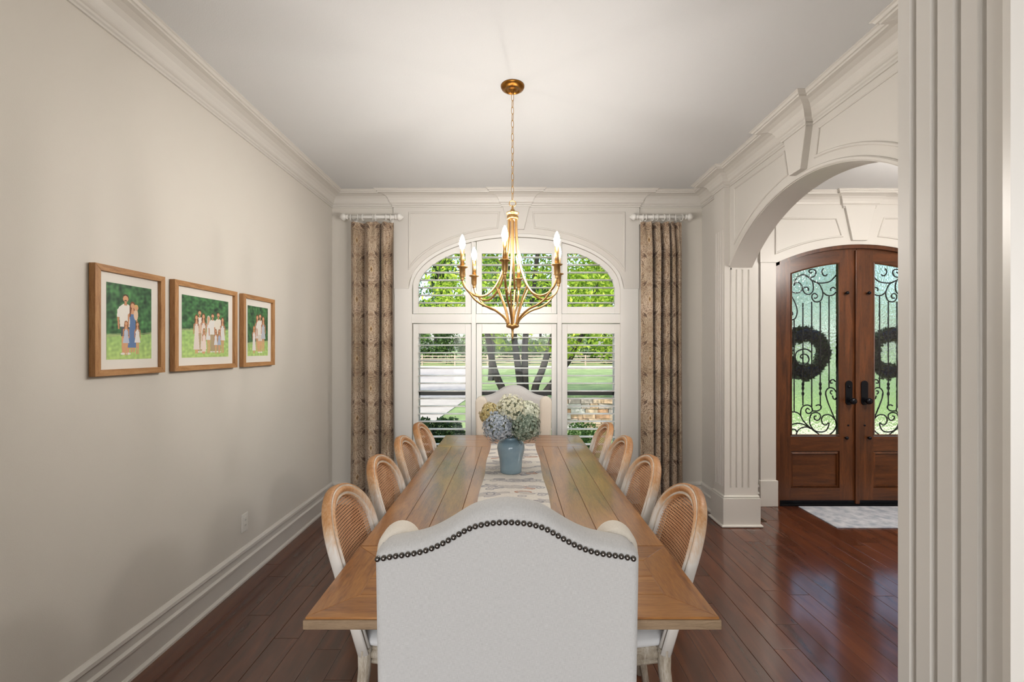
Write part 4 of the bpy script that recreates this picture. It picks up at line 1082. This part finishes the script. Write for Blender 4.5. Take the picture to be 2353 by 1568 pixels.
# ------------------------------------------------------------------ outlet, floor vent, rug
ou = empty('wall_outlet', (XL, 2.924, .369), label='white outlet cover low on the wall under the pictures', cat='outlet')
MB().box(XL, XL+.006, 2.889, 2.959, .309, .429).build('cover_plate', M_plate, ou, bevel=.003)
MB().box(XL+.006, XL+.010, 2.907, 2.941, .334, .404).build('socket', M_plate, ou, bevel=.001)
for z in (.352, .386):
    MB().box(XL+.010, XL+.0104, 2.917, 2.919, z-.006, z+.006).box(XL+.010, XL+.0104, 2.928, 2.930, z-.005, z+.005).build('slot', M_dark, ou)
vt = empty('floor_vent', (2.178, 4.0, 0), label='brown metal floor register beside the fluted pilaster plinth', cat='floor vent')
MB().box(2.131, 2.228, 3.885, 4.14, .0, .002).build('vent_pan', M_dark, vt)
MB().box(2.131, 2.228, 3.885, 3.897, .001, .005).box(2.131, 2.228, 4.128, 4.14, .001, .005).box(2.131, 2.140, 3.897, 4.128, .001, .005).box(2.219, 2.228, 3.897, 4.128, .001, .005).build('vent_frame', M_vent, vt)
for k in range(10):
    y = 3.905+.0225*k; MB().box(2.140, 2.219, y, y+.006, .001, .0045).build('vent_slat', M_vent, vt)
rg = MB(); n = 24
tag(MB().box(2.735, 4.0, 3.74, 4.245, .0, .009).build('door_rug', M_rug, bevel=.003), 'grey-white patterned doormat rug in front of the wooden double doors', 'rug')

# ------------------------------------------------------------------ foyer pendant (lights the arch soffit from the hall)
pd = empty('foyer_light', (3.4, 2.6, HF), label='glowing white bowl light on the foyer ceiling', cat='ceiling light')
MB().lathe([(.06, HF), (.06, HF-.02), (.01, HF-.03), (.006, HF-.04), (.001, HF-.04)], 20, (3.4, 2.6, 0)).build('canopy', M_brassd, pd)
MB().tube([(3.4, 2.6, HF-.03), (3.4, 2.6, 2.66)], .006, 8).build('stem', M_brassd, pd)
rings = []
MB().lathe([(.30*math.cos(a)+.0005, 2.55+.12*math.sin(a)) for a in linsp(-math.pi/2, math.pi/2, 15)], 28, (3.4, 2.6, 0)).build('bowl', emit('bowl_glow', (255, 248, 240), 36), pd)
# ------------------------------------------------------------------ the garden outside
GZ = -.25
def gnd(px, py): 
    d = (H-GZ)*F/(py-HZ); return ((px-CX)*d/F, d)
def terrain(x, y):
    s = np.clip((y-10.25)/.3, 0, 1)*np.clip((x-.35)/.5, 0, 1)
    far = np.clip((y-48)/40, 0, 1)
    return GZ+.62*s*np.clip((32-y)/14, 0, 1)+far*1.5
M_lawn, n, l, b = base_mat('lawn_grass')
a_ = noise(n, l, 1.2, 4, .6); c_ = noise(n, l, 60, 3, .6)
mx = n.new('ShaderNodeMix'); mx.data_type = 'FLOAT'; mx.inputs[0].default_value = .4; l.new(a_, mx.inputs[2]); l.new(c_, mx.inputs[3])
l.new(ramp(n, l, mx.outputs[0], [(.35, (92, 112, 62)), (.5, (120, 142, 86)), (.68, (148, 168, 112))]), b.inputs['Base Color']); b.inputs['Roughness'].default_value = .9
bump(n, l, b, c_, .8, .03)
gx, gy = np.meshgrid(np.linspace(-70, 70, 141), np.concatenate([np.linspace(4.62, 30, 80), np.linspace(31, 120, 60)]))
gzv = terrain(gx, gy)
idx = np.arange(gx.size).reshape(gx.shape)
q = np.stack([idx[:-1, :-1], idx[:-1, 1:], idx[1:, 1:], idx[1:, :-1]], -1).reshape(-1, 4)
me = bpy.data.meshes.new('lawn'); me.from_pydata(np.stack([gx, gy, gzv], -1).reshape(-1, 3).tolist(), [], q.tolist()); me.polygons.foreach_set('use_smooth', [True]*len(q)); me.update()
struct(mesh_obj('lawn', me, M_lawn))
M_conc = paint('driveway_concrete', (150, 145, 137), .85, col2=(162, 157, 148), vscale=3, bscale=80)
dp = [gnd(1085, 848), gnd(1085, 900), (-1.60, 15.6), (-1.85, 11.3), (-1.95, 9.6), (-2.4, 7.6), (-16, 7.6), (-30, 38)]
struct(MB().prism(dp, GZ-.05, GZ+.02, XY).build('driveway', M_conc))
struct(MB().box(-70, 70, 39.5, 46, GZ-.05, GZ+.02).build('road', paint('road_asphalt', (176, 170, 160), .9, col2=(196, 188, 176), vscale=1)))
struct(MB().box(2.0, 5.6, 4.5, 6.2, -.35, -.03).build('porch_floor', paint('porch_stone', (168, 158, 144), .8, col2=(184, 176, 164), vscale=6)))
struct(MB().prism([(2.4, 6.2), (5.0, 6.2), (10.2, 9.5), (20, 20), (13, 20), (5.2, 9.5)], GZ-.05, GZ+.025, XY).build('path', paint('walk_stone', (206, 196, 170), .85, col2=(190, 180, 156), vscale=4)))
# rail fence along the road
fence = empty('rail_fence', (0, 48, GZ), label='grey post and rail fence beyond the lawn and road', cat='fence')
M_fence = paint('weathered_fence', (150, 138, 122), .9)
for k in range(13):
    x = -6.2+(k-6)*3.53; MB().box(x-.07, x+.07, 47.93, 48.07, GZ-.1, GZ+1.15).build('post', M_fence, fence)
for z in (.35, .72, 1.02):
    for k in range(12):
        x = -6.2+(k-6)*3.53; MB().box(x+.07, x+3.46, 47.97, 48.03, GZ+z-.06, GZ+z+.06).build('rail', M_fence, fence)
# dry stone wall
wallr = empty('stone_wall', (3.2, 10.0, GZ), label='low tan stone garden wall below the lawn', cat='wall')
M_st = [paint('stone_'+str(i), c, .9, col2=tuple(int(v*.88) for v in c), vscale=8, bscale=30, bstr=.6, bdist=.01) for i, c in enumerate([(198, 170, 140), (182, 160, 136), (206, 184, 158), (178, 142, 110), (170, 160, 148), (192, 190, 182)])]
rs = random.Random(9)
st_me = []
for i in range(12):
    w = [.17, .22, .26, .31][i % 4]; m = MB(); v = []
    for sz in (-.052, .052):
        for sx, sy in ((-w/2, -.11), (w/2, -.11), (w/2, .11), (-w/2, .11)): v.append((sx+rs.uniform(-.008, .008), sy+rs.uniform(-.015, .015), sz+rs.uniform(-.004, .004)))
    m.add(v, [(3,2,1,0),(4,5,6,7),(0,1,5,4),(1,2,6,5),(2,3,7,6),(3,0,4,7)])
    mm = bpy.data.meshes.new('stone'); mm.from_pydata(m.v, [], m.f); mm.materials.append(M_st[i % 6]); mm.update(); st_me.append((w, mm))
MB().box(.55, 5.3, 9.93, 10.2, GZ-.1, .36).build('mortar', paint('mortar', (96, 86, 74), .95), wallr)
for row in range(6):
    x = .5-rs.random()*.2
    while x < 5.3:
        w, mm = rs.choice(st_me)
        mesh_obj('stone', mm, None, wallr, Vector((x+w/2, 9.92+rs.uniform(-.02, .02), GZ+.055+.112*row))-LOC[wallr.name]); x += w+.012
# leaves as many small quads
def leaf_cloud(name, blobs, size, mat, parent, seed, off):
    r = np.random.default_rng(seed); vs = []
    for c, rad, nlf in blobs:
        d = r.normal(size=(nlf, 3)); d /= np.linalg.norm(d, axis=1)[:, None]
        rr_ = r.uniform(.35, 1, nlf)**.5
        ctr = np.array(c)+d*rr_[:, None]*np.array(rad)
        u = r.normal(size=(nlf, 3)); u /= np.linalg.norm(u, axis=1)[:, None]
        w = np.cross(u, r.normal(size=(nlf, 3))); w /= np.linalg.norm(w, axis=1)[:, None]
        sz = size*r.uniform(.6, 1.3, nlf)[:, None]
        vs.append(np.stack([ctr-u*sz, ctr-w*sz*.45, ctr+u*sz, ctr+w*sz*.45], 1))
    vs = np.concatenate(vs).reshape(-1, 3)-np.array(off)
    nf = len(vs)//4
    me = bpy.data.meshes.new(name)
    me.vertices.add(len(vs)); me.vertices.foreach_set('co', vs.astype(np.float32).ravel())
    me.loops.add(nf*4); me.loops.foreach_set('vertex_index', np.arange(nf*4, dtype=np.int32))
    me.polygons.add(nf); me.polygons.foreach_set('loop_start', np.arange(0, nf*4, 4, dtype=np.int32)); me.update(calc_edges=True)
    return mesh_obj(name, me, mat, parent)
M_lf1 = leafmat('leaf_yellow_green', [(0, (92, 126, 28)), (.5, (150, 184, 52)), (1, (208, 220, 96))], .5)
M_lf2 = leafmat('leaf_green', [(0, (44, 78, 26)), (.5, (88, 128, 48)), (1, (150, 180, 84))], .4)
M_lf3 = leafmat('leaf_dark', [(0, (28, 48, 22)), (.5, (52, 82, 36)), (1, (96, 126, 60))], .25)
M_lf4 = leafmat('leaf_far', [(0, (70, 96, 66)), (.5, (110, 136, 92)), (1, (170, 188, 130))], .3)
M_bark = paint('bark', (46, 41, 35), .9, col2=(30, 28, 26), vscale=5, bscale=20, bstr=.6, bdist=.01)
# the many-stemmed tree on the lawn
t1 = empty('lawn_tree', (.25, 9.0, GZ), label='multi-stemmed shade tree standing behind the window on the lawn', cat='tree')
trs = [[(1215, 985), (1160, 905), (1136, 850), (1124, 790), (1112, 720), (1090, 600)], [(1212, 985), (1198, 900), (1190, 840), (1182, 780), (1178, 700), (1170, 560)],
       [(1214, 985), (1207, 900), (1206, 830), (1208, 770), (1222, 690), (1238, 560)], [(1216, 985), (1228, 900), (1246, 850), (1262, 800), (1278, 740), (1300, 620)], [(1220, 940), (1255, 900), (1292, 850), (1318, 810), (1340, 760), (1372, 650)]]
for k, tpx in enumerate(trs):
    pts = [P(x, y, 9.0+.25*(k-2)*(i/6)) for i, (x, y) in enumerate(tpx)]
    pts[0].z = GZ-.05 if k < 4 else pts[0].z
    sp_ = smoothpts(pts, 20); rad = [.085-.045*i/len(sp_) for i in range(len(sp_))]
    MB().tube(sp_, rad, 8).build('trunk', M_bark, t1)
bl = []
rt = random.Random(21)
for k in range(52):
    px, py = rt.uniform(960, 1430), rt.uniform(430, 735); d = rt.uniform(7.6, 11)
    c = P(px, py, d); bl.append((tuple(c), (.7, .6, .36), 330))
for k in range(6):
    px, py = rt.uniform(1290, 1440), rt.uniform(755, 815); c = P(px, py, rt.uniform(8.6, 10)); bl.append((tuple(c), (.4, .4, .2), 170))
for k in range(5):
    px, py = rt.uniform(1120, 1270), rt.uniform(740, 800); c = P(px, py, rt.uniform(9.2, 10.5)); bl.append((tuple(c), (.3, .35, .12), 70))
leaf_cloud('crown', bl, .052, M_lf1, t1, 3, t1.location)
# bigger trees further out
def tree(name, x, y, hgt, rad, m, label, seed, leaf=.13, n=2600, lean=0, zlow=.35, group='trees beyond the lawn'):
    z0 = float(terrain(np.array(x), np.array(y)))
    t = empty(name, (x, y, z0), label=label, cat='tree', group=group)
    r = random.Random(seed)
    tp = [(x, y, z0-.1), (x+lean*.3, y, z0+hgt*.3), (x+lean*.7, y, z0+hgt*.6), (x+lean, y, z0+hgt*.9)]
    sp_ = smoothpts(tp, 9); MB().tube(sp_, [.02*hgt*(1-.8*i/len(sp_)) for i in range(len(sp_))], 8).build('trunk', M_bark, t)
    bl = []
    for k in range(9):
        a = r.uniform(0, 6.28); q = r.uniform(.2, .75)*rad
        bl.append(((x+lean*.6+q*math.cos(a), y+q*math.sin(a), z0+hgt*r.uniform(zlow+.08, .92)), (rad*.55, rad*.55, hgt*.15), n//9))
    leaf_cloud('crown', bl, leaf, m, t, seed, (x, y, z0)); return t
spec = [(-4.6, 15, 7.5, 2.6, M_lf2, 'leafy shade tree outside, past the driveway side of the window'), (4.4, 16, 8, 3.0, M_lf1, 'yellow-green tree outside past the foyer side of the window'), (-1.2, 25, 9, 3.2, M_lf2, 'tall green tree straight out behind the many-stemmed tree'),
        (-9.5, 24, 9, 3.5, M_lf2, 'green tree across the driveway'),
        (9.6, 16, 5.6, 2.4, M_lf4, 'pale green tree outside the front doors, nearer the window'), (16.0, 19.5, 6.2, 2.6, M_lf4, 'pale green tree outside the front doors, farther from the window')]
for i, (x, y, h_, r_, m, lab) in enumerate(spec): tree('garden_tree', x, y, h_, r_, m, lab, 60+i, .085, 4200, .4, .32)
rb = random.Random(77)
nf_ = 16
for i in range(nf_):
    x = -42+4.6*i+rb.uniform(-.6, .6); y = 57 if i % 2 else 65.5
    tree('woodland_tree', x, y, rb.uniform(11, 17), rb.uniform(2.2, 2.6), [M_lf4, M_lf3, M_lf2][i % 3], ['pale', 'dark', 'mid'][i % 3]+' green tall tree in the '+('front' if i % 2 else 'back')+' row of woodland behind the fence', 100+i, .42, 2600, rb.uniform(-.8, .8), .02 if i % 2 else .2, 'woodland belt behind the fence')
M_lit = paint('leaf_litter', (168, 132, 98), .95, col2=(132, 112, 84), vscale=2)
struct(MB().box(-70, 70, 49, 52, GZ-.05, GZ+.06).build('path', M_lit))
for i in range(26):
    x = -34+2.4*i+rb.uniform(-.1, .1); y = 50.6 if i % 2 else 52.6; hg = rb.uniform(2.6, 4.8)
    t = empty('woodland_bush', (x, y, GZ), label=['pale', 'dark'][(i//2) % 2]+' bush in the '+('front' if i % 2 else 'back')+' row at the woodland edge behind the fence', cat='bush', group='bushes at the woodland edge')
    MB().tube([(x, y, GZ-.1), (x+.2, y, GZ+hg*.6)], [.06, .03], 6).build('stem', M_bark, t)
    leaf_cloud('foliage', [((x+rb.uniform(-.95, .95), y, GZ+hg*rb.uniform(.3, .7)), (1.3, .7, hg*.35), 200) for k in range(5)], .2, [M_lf4, M_lf3][(i//2) % 2], t, 300+i, (x, y, GZ))
# clipped shrubs under the window
def shrub(name, x, y, rx, hgt, m, label, seed, n=2600, size=.018):
    t = empty(name, (x, y, GZ), label=label, cat='shrub', group='shrubs under the window')
    r = random.Random(seed)
    for k in range(3): MB().tube([(x+r.uniform(-.05, .05), y, GZ-.02), (x+r.uniform(-.2, .2)*rx, y+r.uniform(-.1, .1), GZ+hgt*.7)], [.012, .005], 5).build('stem', M_bark, t)
    bl = [((x+r.uniform(-.75, .75)*rx, y+r.uniform(-.12, .12), GZ+hgt*r.uniform(.35, .78)), (rx*.42, .22, hgt*.24), n//8) for k in range(8)]
    leaf_cloud('foliage', bl, size, m, t, seed, (x, y, GZ)); return t
shrub('boxwood_shrub', -1.22, 5.75, .30, .90, M_lf3, 'dark boxwood under the window, outermost by the driveway', 1, 9000, .024)
shrub('boxwood_shrub', -.80, 5.75, .30, .88, M_lf3, 'dark boxwood under the window, second from the driveway', 7, 9000, .024)
shrub('boxwood_shrub', -.36, 5.75, .30, .88, M_lf3, 'dark boxwood under the window, behind the far chair', 2, 11000, .024)
shrub('leafy_shrub', .90, 6.2, .30, .80, M_lf2, 'leafy green shrub under the window, on the stone wall side', 4, 1800, .026)
shrub('leafy_shrub', 1.45, 6.0, .26, .62, M_lf2, 'small leafy shrub under the window, towards the front porch', 5, 1200, .026)
# wreaths on the outside of the doors
for s, lab in ((-1, 'dark evergreen wreath with blue blooms outside the picture-side door glass'), (1, 'dark evergreen wreath with blue blooms outside the far door glass')):
    px = 1968+s*102; c = P(px, 812, YDR); c.y = YDR+.115
    w = empty('door_wreath', tuple(c), label=lab, cat='wreath', group='wreaths on the front doors')
    ring = [(c.x+.19*math.cos(t), c.y, c.z+.19*math.sin(t)) for t in linsp(0, 2*math.pi, 33)[:-1]]
    MB().tube(ring, .022, 8, closed=True).build('wreath_ring', M_bark, w)
    leaf_cloud('foliage', [((p[0], p[1], p[2]), (.062*rb.uniform(.7, 1.4), .045, .066*rb.uniform(.7, 1.4)), 100) for p in ring], .030, M_lf3, w, 5+s, c)
    blu = [ring[i] for i in (6, 7, 8, 9, 10, 22, 23, 24, 25, 26)]
    leaf_cloud('blooms', [((p[0], p[1]-.045, p[2]), (.05, .02, .05), 90) for p in blu], .016, leafmat('wreath_blue', [(0, (24, 52, 96)), (.6, (44, 86, 140)), (1, (90, 130, 170))], .2), w, 15+s, c)
